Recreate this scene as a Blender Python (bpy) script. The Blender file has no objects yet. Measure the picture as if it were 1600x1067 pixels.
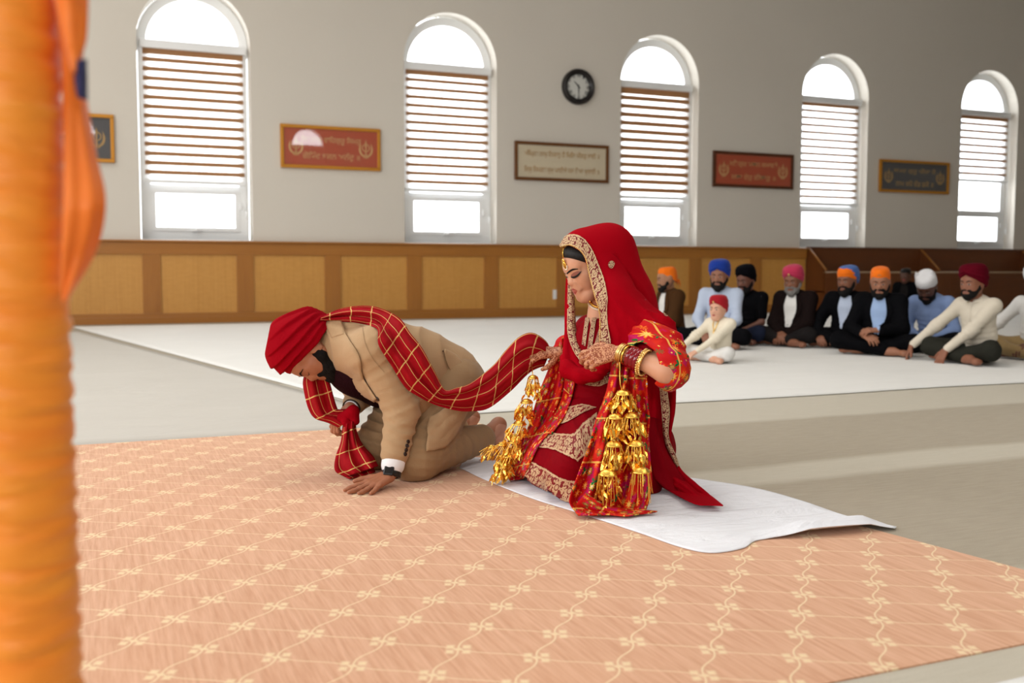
import bpy, bmesh, math, random
import numpy as np
from mathutils import Vector, Matrix
from mathutils.bvhtree import BVHTree

S = bpy.context.scene
C = S.collection
R = math.radians
rng = np.random.default_rng(7)
random.seed(7)

# ------------------------------------------------------------------ camera
F_PX, PITCH, ROLL, YAW, EYE = 1556.0, .0722, .0016, .398, .85
_cy, _sy = math.cos(YAW), math.sin(YAW)
FWD = np.array([_sy*math.cos(PITCH), _cy*math.cos(PITCH), -math.sin(PITCH)])
_rt = np.array([_cy, -_sy, 0.0]); _up = np.cross(_rt, FWD)
RT = _rt*math.cos(ROLL) + _up*math.sin(ROLL)
UP = -_rt*math.sin(ROLL) + _up*math.cos(ROLL)
ORG = np.array([0, 0, EYE])
GR = _rt                                   # ground directions seen from the photographer: right, away, up
GF = np.array([_sy, _cy, 0.0])
GU = np.array([0, 0, 1.0])
cam = bpy.data.objects.new('camera', bpy.data.cameras.new('camera'))
C.objects.link(cam)
cam.matrix_world = Matrix(((RT[0], UP[0], -FWD[0], 0), (RT[1], UP[1], -FWD[1], 0), (RT[2], UP[2], -FWD[2], EYE), (0, 0, 0, 1)))
cam.data.sensor_width = 36; cam.data.lens = F_PX/1600*36
cam.data.clip_start = .05; cam.data.clip_end = 200
cam.data.dof.use_dof = True; cam.data.dof.focus_distance = 3.85; cam.data.dof.aperture_fstop = 2.8
S.camera = cam

# ------------------------------------------------------------------ sky outside, lamps, exposure
W = bpy.data.worlds.new('overcast_sky'); S.world = W; W.use_nodes = True
W.node_tree.nodes['Background'].inputs[0].default_value = (.93, .97, 1, 1)
W.node_tree.nodes['Background'].inputs[1].default_value = 5.5
S.view_settings.view_transform = 'Standard'; S.view_settings.look = 'None'
S.view_settings.gamma = 1; S.view_settings.use_curve_mapping = False
S.view_settings.exposure = 0.0

def area(name, loc, aim, sx, sy, power, col=(1, 1, 1)):
    l = bpy.data.lights.new(name, 'AREA'); l.shape = 'RECTANGLE'; l.size = sx; l.size_y = sy
    l.energy = power; l.color = col
    o = bpy.data.objects.new(name, l); C.objects.link(o); o.location = loc
    o.rotation_euler = (Vector(aim)-Vector(loc)).to_track_quat('-Z', 'Y').to_euler()
    return o
area('ceiling_lamp', (1.0, 7.0, 7.6), (1.0, 7.0, 0), 3.0, 5.0, 205, (1, .98, .95))
area('ceiling_lamp', (5.5, 1.0, 7.6), (5.5, 1.0, 0), 3.0, 5.0, 150, (1, .98, .95))
area('ceiling_lamp', (-3.0, 12.5, 7.6), (-3.0, 12.5, 0), 3.0, 4.0, 170, (1, .98, .95))
area('window_and_fill_light', (-6.2, 6.0, 3.6), (2.0, 6.5, .9), 7.0, 3.0, 390, (.96, .98, 1))
area('window_and_fill_light', (-6.4, .2, 3.2), (0, 1.2, .9), 3.0, 3.0, 175, (.98, .98, 1))  # unseen fill lamp added at the near left to brighten the flag pole
area('window_and_fill_light', (-3.5, -4.5, 4.0), (1.5, 4.5, .3), 4.0, 3.2, 235, (.96, .98, 1))

# ------------------------------------------------------------------ numbers
def ray(x, y): return RT*(x-800)/F_PX - UP*(y-533.5)/F_PX + FWD
def J(x, y, d): return ORG + ray(x, y)*d                 # a place seen at (x, y), d metres away
def FL(x, y, z=0.0):                                     # the same on the floor
    q = ray(x, y); return ORG + q*((z-EYE)/q[2])
def WL(x, y, Y):                                         # the same on the wall
    q = ray(x, y); return ORG + q*(Y/q[1])
def PX(P):
    q = np.asarray(P, float)-ORG; d = q@FWD
    return 800+F_PX*(q@RT)/d, 533.5-F_PX*(q@UP)/d, d
def nrm(v): v = np.asarray(v, float); return v/max(np.linalg.norm(v), 1e-9)
def cr(pts, n):                                          # Catmull-Rom through points, n samples
    p = np.asarray(pts, float)
    if len(p) == 2: return p[0]+(p[1]-p[0])*np.linspace(0, 1, n)[:, None]
    q = np.vstack([2*p[0]-p[1], p, 2*p[-1]-p[-2]])
    seg = np.linalg.norm(np.diff(p[:, :3], axis=0), axis=1)+1e-9
    cum = np.concatenate([[0], np.cumsum(seg)]); t = np.linspace(0, cum[-1], n)
    i = np.clip(np.searchsorted(cum, t, side='right')-1, 0, len(p)-2)
    u = ((t-cum[i])/seg[i])[:, None]
    a, b, c, d = q[i], q[i+1], q[i+2], q[i+3]
    return .5*((2*b)+(c-a)*u+(2*a-5*b+4*c-d)*u**2+(3*b-a-3*c+d)*u**3)
def lin(c):
    c = np.asarray(c, float)/255.0
    return tuple(np.where(c <= .04045, c/12.92, ((c+.055)/1.055)**2.4))+(1.0,)

# ------------------------------------------------------------------ objects
def link(name, me, parent=None):
    o = bpy.data.objects.new(name, me); C.objects.link(o)
    if parent is not None: o.parent = parent
    return o
def base_of(o):
    b = np.zeros(3)
    while o is not None: b = b+np.array(o.location); o = o.parent
    return b
def mesh(name, V, Fc, mats, parent=None, smooth=True, uv=None, fm=None, world=True):
    V = np.asarray(V, float)
    if world and parent is not None: V = V-base_of(parent)
    me = bpy.data.meshes.new(name)
    if isinstance(Fc, np.ndarray): Fc = Fc.tolist()
    me.from_pydata(V.tolist(), [], Fc)
    for m in (mats if isinstance(mats, (list, tuple)) else [mats]): me.materials.append(m)
    if smooth: me.polygons.foreach_set('use_smooth', [True]*len(me.polygons))
    if fm is not None: me.polygons.foreach_set('material_index', np.asarray(fm, np.int32))
    if uv is not None:
        l = me.uv_layers.new(name='uv'); li = np.zeros(len(me.loops), np.int32); me.loops.foreach_get('vertex_index', li)
        l.data.foreach_set('uv', np.asarray(uv, float)[li].ravel())
    me.update()
    return link(name, me, parent)
def empty(name, loc, label=None, cat=None, group=None, rz=0.0):
    o = bpy.data.objects.new(name, None); C.objects.link(o); o.location = tuple(loc); o.rotation_euler = (0, 0, rz)
    o.empty_display_size = .1
    return tag(o, label, cat, group)
def tag(o, label=None, cat=None, group=None, kind=None):
    if label: o['label'] = label
    if cat: o['category'] = cat
    if group: o['group'] = group
    if kind: o['kind'] = kind
    return o
def box(V, Fc, c, s, rot=None):
    n = len(V); c = np.asarray(c, float); s = np.asarray(s, float)/2
    for a in (-1, 1):
        for b in (-1, 1):
            for d in (-1, 1):
                p = np.array([a, b, d])*s
                if rot is not None: p = rot@p
                V.append(c+p)
    for f in ((0, 1, 3, 2), (4, 6, 7, 5), (0, 4, 5, 1), (2, 3, 7, 6), (0, 2, 6, 4), (1, 5, 7, 3)): Fc.append([n+i for i in f])
def boxo(name, lo, hi, m, parent=None, bev=0.0):
    V, Fc = [], []; lo = np.array(lo, float); hi = np.array(hi, float); box(V, Fc, (lo+hi)/2, hi-lo)
    o = mesh(name, V, Fc, m, parent, smooth=False)
    if bev:
        b = o.modifiers.new('bevel', 'BEVEL'); b.width = bev; b.segments = 2
    return o
def grid(nu, nv, cu=False):
    f = []
    for i in range(nu if cu else nu-1):
        a = i*nv; b = ((i+1) % nu)*nv
        for j in range(nv-1): f.append([a+j, b+j, b+j+1, a+j+1])
    return f
def tube(V, Fc, path, rad, n=8, cap=True, flat=1.0):
    path = np.asarray(path, float); k = len(path); rad = np.broadcast_to(rad, (k,)); o = len(V)
    t = np.gradient(path, axis=0); ref = np.array([.31, .17, .93])
    for i in range(k):
        d = nrm(t[i]); s = nrm(np.cross(d, ref)); u = np.cross(s, d)
        for j in range(n):
            a = 2*math.pi*j/n; V.append(path[i]+(s*math.cos(a)+u*math.sin(a)*flat)*rad[i])
    for i in range(k-1):
        for j in range(n): Fc.append([o+i*n+j, o+i*n+(j+1) % n, o+(i+1)*n+(j+1) % n, o+(i+1)*n+j])
    if cap: Fc.append([o+j for j in range(n)][::-1]); Fc.append([o+(k-1)*n+j for j in range(n)])
def solid(o, t, off=0.0):
    m = o.modifiers.new('thickness', 'SOLIDIFY'); m.thickness = t; m.offset = off; return o

# ------------------------------------------------------------------ rounded bodies: smooth unions of tapered capsules and ellipsoids
def cone(a, ra, b, rb): return ('c', np.asarray(a, float), ra, np.asarray(b, float), rb)
def ball(a, r): return ('c', np.asarray(a, float), r, np.asarray(a, float)+[0, 0, 1e-4], r)
def ell(c, r, M=None): return ('e', np.asarray(c, float), np.asarray(r, float), np.eye(3) if M is None else np.asarray(M, float))
def chain(pts, rads): return [cone(pts[i], rads[i], pts[i+1], rads[i+1]) for i in range(len(pts)-1)]
def prim_d(P, p):
    if p[0] == 'c':
        a, ra, b, rb = p[1:]; ab = b-a; t = np.clip((P-a)@ab/(ab@ab), 0, 1)
        return np.linalg.norm(P-a-t[:, None]*ab, axis=1)-(ra+t*(rb-ra))
    q = (P-p[1])@p[3]; k0 = np.linalg.norm(q/p[2], axis=1); k1 = np.linalg.norm(q/p[2]**2, axis=1)
    return k0*(k0-1)/np.maximum(k1, 1e-9)
def smin(D, k):
    m = D.min(0); return m-k*np.log(np.exp(-(D-m)/k).sum(0))
def near_d(P, p, m):
    if p[0] == 'c':
        r = max(p[2], p[4])+m; lo = np.minimum(p[1], p[3])-r; hi = np.maximum(p[1], p[3])+r
    else: r = max(p[2])+m; lo = p[1]-r; hi = p[1]+r
    k = ((P > lo) & (P < hi)).all(1); d = np.full(len(P), .6)
    if k.any(): d[k] = prim_d(P[k], p)
    return d
def sdf(P, groups):
    out = [smin(np.array([near_d(P, p, .03+4*k) for p in ps]), k) for k, ps in groups]
    return out[0] if len(out) == 1 else smin(np.array(out), .004)
def prim_mesh(V, Fc, p):
    o = len(V)
    if p[0] == 'c':
        a, ra, b, rb = p[1:]; d = nrm(b-a); s = nrm(np.cross(d, [.31, .93, .17])); u = np.cross(s, d); n = 14
        rings = [(a, -math.cos(t)*ra, math.sin(t)*ra) for t in np.linspace(.12, math.pi/2, 5)]
        rings += [(b, math.cos(t)*rb, math.sin(t)*rb) for t in np.linspace(math.pi/2, .12, 5)]
        for c, h, r in rings:
            for j in range(n):
                t = 2*math.pi*j/n; V.append(c+d*h+(s*math.cos(t)+u*math.sin(t))*r)
        k = len(rings)
    else:
        n, k = 18, 11
        for t in np.linspace(.1, math.pi-.1, k):
            for j in range(n):
                f = 2*math.pi*j/n; V.append(p[1]+p[3]@(p[2]*np.array([math.sin(t)*math.cos(f), math.sin(t)*math.sin(f), -math.cos(t)])))
    for i in range(k-1):
        for j in range(n): Fc.append([o+i*n+j, o+i*n+(j+1) % n, o+(i+1)*n+(j+1) % n, o+(i+1)*n+j])
    Fc.append([o+j for j in range(n)][::-1]); Fc.append([o+(k-1)*n+j for j in range(n)])
def remesh(V, Fc, vox):
    me = bpy.data.meshes.new('tmp'); me.from_pydata([tuple(v) for v in V], [], Fc)
    o = bpy.data.objects.new('tmp', me); C.objects.link(o)
    m = o.modifiers.new('r', 'REMESH'); m.mode = 'VOXEL'; m.voxel_size = vox
    dg = bpy.context.evaluated_depsgraph_get(); e = o.evaluated_get(dg).to_mesh()
    n = len(e.vertices); co = np.zeros(n*3); e.vertices.foreach_get('co', co)
    nf = len(e.polygons); lv = np.zeros(len(e.loops), np.int32); e.loops.foreach_get('vertex_index', lv)
    if len(lv) == nf*4: fc = lv.reshape(nf, 4)
    else: fc = [list(p.vertices) for p in e.polygons]
    o.evaluated_get(dg).to_mesh_clear()
    bpy.data.objects.remove(o); bpy.data.meshes.remove(me)
    return co.reshape(n, 3), fc
def flesh(groups, vox, it=3):
    if isinstance(groups, list) and groups and isinstance(groups[0][0], str): groups = [(.02, groups)]
    V, Fc = [], []
    for k, ps in groups:
        for p in ps: prim_mesh(V, Fc, p)
    P, fc = remesh(V, Fc, vox)
    e = vox*.3
    for _ in range(it):
        f0 = sdf(P, groups)
        g = np.stack([(sdf(P+np.eye(3)[i]*e, groups)-f0)/e for i in range(3)], 1)
        st = f0[:, None]*g/np.maximum((g*g).sum(1), .3)[:, None]
        l = np.linalg.norm(st, axis=1)[:, None]; P = P-st*np.minimum(1, vox*2/np.maximum(l, 1e-9))
    return P, fc
def edges_of(fc):
    f = np.asarray(fc); k = f.shape[1]
    return np.vstack([f[:, [i, (i+1) % k]] for i in range(k)])
def relax(P, fc, n=5, lam=.5, mask=None):
    E = edges_of(fc); E = np.vstack([E, E[:, ::-1]])
    cnt = np.bincount(E[:, 0], minlength=len(P))[:, None]
    for _ in range(n):
        A = np.zeros_like(P)
        for i in range(3): A[:, i] = np.bincount(E[:, 0], weights=P[E[:, 1], i], minlength=len(P))
        d = (A/np.maximum(cnt, 1)-P)*lam
        if mask is not None: d *= mask[:, None]
        P = P+d
    return P
def smooth_rim(P, f, n=8):
    E = np.sort(edges_of(f), 1); u, c = np.unique(E, axis=0, return_counts=True); b = u[c == 1]; b = np.vstack([b, b[:, ::-1]])
    cnt = np.bincount(b[:, 0], minlength=len(P)); k = cnt > 0; P = P.copy()
    for _ in range(n):
        A = np.stack([np.bincount(b[:, 0], weights=P[b[:, 1], i], minlength=len(P)) for i in range(3)], 1)
        P[k] = .4*P[k]+.6*A[k]/cnt[k][:, None]
    return P
def vnormals(P, fc):
    f = np.asarray(fc); n = np.cross(P[f[:, 2]]-P[f[:, 0]], P[f[:, 3 % f.shape[1]]]-P[f[:, 1]])
    N = np.zeros_like(P)
    for k in range(f.shape[1]):
        for i in range(3): N[:, i] += np.bincount(f[:, k], weights=n[:, i], minlength=len(P))
    return N/np.maximum(np.linalg.norm(N, axis=1), 1e-12)[:, None]
def hull(spheres, vox, sm=8):
    bm = bmesh.new()
    for c, r in spheres:
        for t in np.linspace(0, math.pi, 9):
            for k in range(14):
                a = 2*math.pi*k/14; bm.verts.new(np.asarray(c)+r*np.array([math.sin(t)*math.cos(a), math.sin(t)*math.sin(a), math.cos(t)]))
    h = bmesh.ops.convex_hull(bm, input=bm.verts[:])
    fs = [g for g in h['geom'] if isinstance(g, bmesh.types.BMFace)]
    used = {}; V = []; Fc = []
    for f in fs:
        row = []
        for v in f.verts:
            if v not in used: used[v] = len(V); V.append(np.array(v.co))
            row.append(used[v])
        Fc.append(row)
    bm.free()
    return V, Fc
def vnoise(P, sc, seed=0):                                # smooth pseudo-noise, sum of sines
    r = np.random.default_rng(seed); out = np.zeros(len(P))
    for k in range(7):
        d = r.normal(size=3); d /= np.linalg.norm(d); out += np.sin(P@d*sc*r.uniform(.6, 1.7)+r.uniform(0, 6.28))
    return out/4
def folds(P, N, lst):                                     # cloth creases: (centre, direction, spacing, amp, reach)
    for c, ax, sp, amp, rad in lst:
        q = P-np.asarray(c); d = nrm(ax); w = np.exp(-(np.linalg.norm(q, axis=1)/rad)**2)
        k = int(abs(sp)*1e4)+3; ph = (q@d)/sp*2*math.pi+2.6*vnoise(P, 11, k)+1.2*vnoise(P, 24, k+5)
        P = P+N*(1.15*amp*w*np.clip(.62+.75*vnoise(P, 13, k+9), .05, 1.3)*(1-np.abs(np.sin(ph/2))**.8*1.6))[:, None]
    return P
def bvh(P, fc): return BVHTree.FromPolygons([tuple(p) for p in P], [list(f) for f in fc])
def bvho(o):
    b = base_of(o); me = o.data
    return BVHTree.FromPolygons([tuple(np.array(v.co)+b) for v in me.vertices], [list(p.vertices) for p in me.polygons])
def cast(bs, x, y):                                       # nearest surface seen at (x, y)
    best = None; q = nrm(ray(x, y))
    for b in bs:
        h = b.ray_cast(Vector(ORG), Vector(q))
        if h[0] is not None and (best is None or h[3] < best[2]): best = (np.array(h[0]), np.array(h[1]), h[3])
    return best
def castd(bs, x, y):
    h = cast(bs, x, y); return None if h is None else (h[0]-ORG)@FWD
def patch(name, bs, e0, e1, nu, nv, off, m, parent, uvs=None, bulge=0.0, thick=0.0, caster=None):
    """cloth or trim lying on a built surface, between two edges"""
    A, B = cr(e0, nu), cr(e1, nu); V = []; ok = []
    for i in range(nu):
        for j in range(nv):
            s = j/(nv-1); q = A[i]*(1-s)+B[i]*s
            h = cast(bs, q[0], q[1]) if caster is None else caster(q)
            if h is None: V.append(np.zeros(3)); ok.append(False)
            else:
                n = h[1]
                if caster is None and n@nrm(ray(q[0], q[1])) > 0: n = -n
                V.append(h[0]+n*(off+bulge*math.sin(math.pi*s))); ok.append(True)
    V = np.array(V); ok = np.array(ok)
    if not ok.any(): print('patch missed', name); return None
    Fc = [f for f in grid(nu, nv) if all(ok[k] for k in f)]
    Vg = V.reshape(nu, nv, 3); L = 0; uv = np.zeros((nu, nv, 2)); mid = Vg[:, nv//2]; okm = ok.reshape(nu, nv)[:, nv//2]
    for i in range(nu):
        if i and okm[i] and okm[i-1]: L += np.linalg.norm(mid[i]-mid[i-1])
        uv[i, :, 0] = L; uv[i, :, 1] = np.linspace(0, 1, nv)
    keep = np.unique(np.array(Fc).ravel()) if Fc else []
    if not len(keep): print('patch empty', name); return None
    mp = -np.ones(len(V), int); mp[keep] = np.arange(len(keep))
    o = mesh(name, V[keep], [[int(mp[k]) for k in f] for f in Fc], m, parent, uv=uv.reshape(-1, 2)[keep], world=caster is None)
    if thick: solid(o, thick, 0)
    return o
# ------------------------------------------------------------------ materials
class G:
    def __init__(s, name, col=(200, 200, 200), rough=.7, metal=0.0, spec=.5, sheen=0.0):
        s.m = bpy.data.materials.new(name); s.m.use_nodes = True; s.t = s.m.node_tree
        s.b = s.t.nodes['Principled BSDF']; s.out = s.t.nodes['Material Output']
        s.b.inputs['Base Color'].default_value = lin(col); s.b.inputs['Roughness'].default_value = rough
        s.b.inputs['Metallic'].default_value = metal; s.b.inputs['Specular IOR Level'].default_value = spec
        if sheen: s.b.inputs['Sheen Weight'].default_value = sheen; s.b.inputs['Sheen Roughness'].default_value = .4
    def put(s, inp, v):
        if hasattr(v, 'is_linked') or hasattr(v, 'links'): s.t.links.new(v, inp)
        elif isinstance(v, tuple) and len(v) == 3 and inp.type == 'RGBA': inp.default_value = v+(1,)
        else: inp.default_value = v
    def n(s, typ, ins=(), out=0, **pr):
        d = s.t.nodes.new('ShaderNode'+typ)
        for k, v in pr.items(): setattr(d, k, v)
        for k, v in (ins.items() if isinstance(ins, dict) else enumerate(ins)):
            if v is not None: s.put(d.inputs[k], v)
        return d.outputs[out]
    def ma(s, op, a, b=None, c=None): return s.n('Math', [a, b, c], operation=op)
    def co(s, kind='Object'): return s.n('TexCoord', out=kind)
    def xyz(s, v):
        d = s.t.nodes.new('ShaderNodeSeparateXYZ'); s.put(d.inputs[0], v); return d.outputs
    def vec(s, x, y, z=0.0): return s.n('CombineXYZ', [x, y, z])
    def mp(s, v, sc=(1, 1, 1), rot=(0, 0, 0), loc=(0, 0, 0)): return s.n('Mapping', {0: v, 1: loc, 2: rot, 3: sc})
    def noise(s, v, sc, det=3.0, rough=.5, dist=0.0): return s.n('TexNoise', {'Vector': v, 'Scale': sc, 'Detail': det, 'Roughness': rough, 'Distortion': dist})
    def vor(s, v, sc, out='Distance', **k): return s.n('TexVoronoi', {'Vector': v, 'Scale': sc}, out=out, **k)
    def mix(s, f, a, b, bt='MIX'):
        d = s.t.nodes.new('ShaderNodeMix'); d.data_type = 'RGBA'; d.blend_type = bt
        s.put(d.inputs[0], f); s.put(d.inputs[6], a); s.put(d.inputs[7], b); return d.outputs[2]
    def ramp(s, f, stops):
        d = s.t.nodes.new('ShaderNodeValToRGB'); e = d.color_ramp.elements
        while len(e) < len(stops): e.new(.5)
        for x, (p, c) in zip(e, stops): x.position = p; x.color = c
        s.put(d.inputs[0], f); return d.outputs[0]
    def lt(s, a, b, soft=None):                            # 1 where a < b
        if soft is None: return s.ma('LESS_THAN', a, b)
        return s.n('MapRange', [a, (b if not isinstance(b, float) else b-soft), (b if not isinstance(b, float) else b+soft), 1.0, 0.0])
    def col(s, v): s.put(s.b.inputs['Base Color'], v); return s
    def bump(s, h, st=.3, di=.01): s.put(s.b.inputs['Normal'], s.n('Bump', {'Strength': st, 'Distance': di, 'Height': h})); return s

def fabric(name, c, rough=.85, sheen=.25, var=.10, wr=9.0, bst=.35, weave=700.0, c2=None):
    sheen = sheen*.4 if max(c) > 110 else .0
    g = G(name, c, rough, sheen=sheen, spec=.3 if sheen else .05); v = g.co(); a = lin(c)
    d = lin(c2) if c2 else tuple(x*(1-2*var) for x in a[:3])+(1,)
    f = g.noise(v, wr, 4.0, .6, .6); fine = g.noise(v, weave, 1.0)
    g.col(g.mix(g.ma('ADD', g.ma('MULTIPLY', f, .7), g.ma('MULTIPLY', fine, .3)), d, a))
    h = g.ma('ADD', f, g.ma('MULTIPLY', fine, .05)); g.bump(h, bst, .02)
    return g.m
def skin(name, c, c2=None, rough=.5):
    g = G(name, c, rough, spec=.4); v = g.co(); a = lin(c); d = lin(c2 or tuple(int(x*.9) for x in c))
    g.col(g.mix(g.noise(v, 22, 4), d, a)); g.b.inputs['Subsurface Weight'].default_value = .12
    g.b.inputs['Subsurface Radius'].default_value = (.012, .005, .003); g.b.inputs['Subsurface Scale'].default_value = 1.0
    g.bump(g.noise(v, 160, 3), .12, .002); return g.m
def plain(name, c, rough=.6, metal=0.0, spec=.5): return G(name, c, rough, metal, spec).m

def wood(name, c1, c2, axis=2, sc=1.0, rough=.32, bst=.05):
    g = G(name, c1, rough); v = g.co(); s = [38*sc]*3; s[axis] = 2.2*sc
    f = g.noise(g.mp(v, tuple(s)), 1.0, 6, .62, .5); l = g.noise(g.mp(v, tuple(x*.22 for x in s)), 1.0, 3)
    g.col(g.mix(g.ma('MULTIPLY_ADD', l, .5, g.ma('MULTIPLY', f, .5)), lin(c2), lin(c1))); g.bump(f, bst, .004); return g.m

M = {}
g = G('wall_paint', (204, 199, 190), .75, spec=.25); v = g.co()
g.col(g.mix(g.noise(v, .5, 3), lin((210, 203, 192)), lin((218, 211, 200)))); g.bump(g.noise(v, 60, 2), .06, .003); M['wall'] = g.m
M['ceil'] = plain('ceiling_paint', (232, 230, 225), .9)
M['white'] = plain('white_trim_paint', (238, 238, 236), .4)
M['vinyl'] = plain('white_window_vinyl', (240, 241, 241), .35)
M['oakV'] = wood('oak_upright', (180, 120, 50), (142, 86, 28), 2)
M['oakH'] = wood('oak_level', (180, 120, 50), (142, 86, 28), 0)
g = G('oak_veneer_panel', (202, 146, 74), .42); v = g.co()
f = g.noise(g.mp(v, (55, 55, 1.1)), 1.0, 5, .6, .3); k = g.noise(g.mp(v, (9, 9, 26)), 1.0, 2)
g.col(g.mix(g.ma('MULTIPLY_ADD', k, .35, g.ma('MULTIPLY', f, .65)), lin((176, 120, 46)), lin((216, 160, 82)))); M['panel'] = g.m
M['cabH'] = wood('dark_oak_level', (118, 64, 22), (86, 42, 12), 0)
M['cabV'] = wood('dark_oak_upright', (112, 60, 20), (84, 42, 12), 2)
M['ledge'] = plain('pale_ledge_laminate', (186, 158, 128), .4)

# peach carpet: woven streaks, wavy cream lattice and four-petal blossoms
g = G('peach_carpet', (222, 160, 120), .95, spec=.1, sheen=.15); x, y, z = g.xyz(g.co())
ax, ay, bx, by = .098, .113, .142, -.111; det = ax*by-ay*bx
px = g.ma('SUBTRACT', x, 1.559); py = g.ma('SUBTRACT', y, 2.725)
m_ = g.ma('ADD', g.ma('MULTIPLY', px, by/det), g.ma('MULTIPLY', py, -bx/det))
n_ = g.ma('ADD', g.ma('MULTIPLY', px, -ay/det), g.ma('MULTIPLY', py, ax/det))
du = g.ma('SUBTRACT', m_, g.ma('ROUND', m_)); dv = g.ma('SUBTRACT', n_, g.ma('ROUND', n_))
w1 = g.ma('MULTIPLY', g.ma('SINE', g.ma('MULTIPLY', n_, 6.2832)), .03); w2 = g.ma('MULTIPLY', g.ma('SINE', g.ma('MULTIPLY', m_, 6.2832)), .045)
thin = g.lt(g.ma('ABSOLUTE', g.ma('ADD', du, w1)), .013, .006); thick = g.lt(g.ma('ABSOLUTE', g.ma('ADD', dv, w2)), .013, .007)
# four lobes either side of the crossing, in metres
ru = g.ma('ADD', g.ma('MULTIPLY', du, .0466), g.ma('MULTIPLY', dv, .174)); rf = g.ma('SUBTRACT', g.ma('MULTIPLY', du, .142), g.ma('MULTIPLY', dv, .0475))
au, av = g.ma('SUBTRACT', g.ma('ABSOLUTE', ru), .0185), g.ma('SUBTRACT', g.ma('ABSOLUTE', rf), .0145)
pet = g.lt(g.ma('MAXIMUM', g.ma('ABSOLUTE', au), g.ma('MULTIPLY', g.ma('ABSOLUTE', av), .85)), .0088, .003)
ctr = g.lt(g.ma('ADD', g.ma('ABSOLUTE', du), g.ma('ABSOLUTE', dv)), .07, .02)
pat = g.ma('MAXIMUM', g.ma('MAXIMUM', thin, thick), g.ma('MAXIMUM', pet, ctr))
st = g.noise(g.mp(g.co(), (95, 5, 1), (0, 0, R(-9))), 1.0, 3, .6); bl = g.noise(g.co(), 1.7, 3); fi = g.noise(g.co(), 420, 2)
pat = g.ma('MULTIPLY', pat, g.n('MapRange', [fi, .25, .6, .55, .95]))
base = g.mix(g.n('MapRange', [st, .3, .7, 0, 1]), lin((198, 146, 114)), lin((225, 179, 149)))
base = g.mix(g.ma('MULTIPLY', bl, .5), base, lin((218, 168, 132)))
g.col(g.mix(pat, base, lin((240, 216, 174)))); g.bump(g.ma('ADD', g.ma('MULTIPLY', pat, .4), g.ma('ADD', st, g.ma('MULTIPLY', fi, .6))), .35, .004); M['carpet'] = g.m

# grey-beige carpet with the bands its nap was brushed into
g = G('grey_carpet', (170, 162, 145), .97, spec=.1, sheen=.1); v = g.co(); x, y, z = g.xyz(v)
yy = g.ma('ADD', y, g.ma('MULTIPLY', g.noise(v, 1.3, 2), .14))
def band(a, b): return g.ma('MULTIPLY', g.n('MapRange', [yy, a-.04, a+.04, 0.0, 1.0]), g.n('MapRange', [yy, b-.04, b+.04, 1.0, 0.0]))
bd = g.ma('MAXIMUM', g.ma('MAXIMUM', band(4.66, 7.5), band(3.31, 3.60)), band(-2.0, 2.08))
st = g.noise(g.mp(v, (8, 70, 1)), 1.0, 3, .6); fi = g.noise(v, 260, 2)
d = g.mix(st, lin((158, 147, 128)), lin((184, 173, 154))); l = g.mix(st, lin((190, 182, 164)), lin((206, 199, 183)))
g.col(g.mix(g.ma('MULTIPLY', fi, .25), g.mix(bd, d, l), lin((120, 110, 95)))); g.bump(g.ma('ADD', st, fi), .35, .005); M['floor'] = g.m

def sheet(name, c, c2, rough=.8, fs=(1.6, 4.5, 2), bs=.55):
    g = G(name, c, rough, spec=.25, sheen=.1); v = g.co()
    f = g.noise(g.mp(v, fs), 1.0, 5, .6, .8); w = g.noise(v, 330, 2); s = g.noise(v, 1.1, 4, .6)
    g.col(g.mix(g.ma('MULTIPLY', g.ma('ADD', s, f), .5), lin(c2), lin(c))); g.bump(g.ma('ADD', f, g.ma('MULTIPLY', w, .03)), bs, .03); return g.m
M['sheet'] = sheet('white_cotton_sheet', (240, 239, 235), (222, 221, 217))
M['sheet2'] = sheet('grey_white_sheet', (202, 197, 188), (184, 179, 170))
M['cotton'] = sheet('crisp_white_cotton', (240, 241, 245), (230, 231, 237), .8, (4, 12, 2), .8)
M['gold'] = G('polished_gold', (250, 200, 92), .24, 1.0).m
M['gold2'] = G('pale_gold', (236, 200, 128), .32, 1.0).m
g = G('gold_foil', (255, 206, 96), .25, 1.0); g.bump(g.noise(g.co(), 260, 2), .35, .003); M['foil'] = g.m
M['black'] = plain('black_plastic', (18, 18, 20), .35)
M['darkglass'] = plain('dark_watch_glass', (26, 22, 24), .12)
M['hair'] = G('black_hair', (16, 12, 11), .5, spec=.25); h_ = M['hair']; v = h_.co()
h_.col(h_.mix(h_.noise(h_.mp(v, (30, 240, 30)), 1.0, 3), lin((5, 4, 4)), lin((22, 17, 15)))); h_.bump(h_.noise(h_.mp(v, (60, 420, 60)), 1.0, 2), .4, .003); M['hair'] = h_.m
def beardm(name, a, b):
    g = G(name, a, .75, spec=.2); v = g.co(); n = g.noise(v, 170, 4, .7)
    g.col(g.mix(n, lin(a), lin(b))); g.bump(n, .8, .006); return g.m
M['beard'] = beardm('black_beard', (7, 6, 6), (20, 16, 14)); M['greybeard'] = beardm('grey_beard', (78, 74, 72), (150, 146, 142))
M['eyewhite'] = plain('eye_white', (172, 162, 156), .25); M['iris'] = plain('dark_iris', (26, 16, 12), .15)
M['lip'] = plain('rose_lips', (168, 74, 66), .4); M['lipm'] = plain('brown_lips', (126, 78, 66), .55)
M['kohl'] = plain('kohl', (14, 10, 11), .6)

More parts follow.
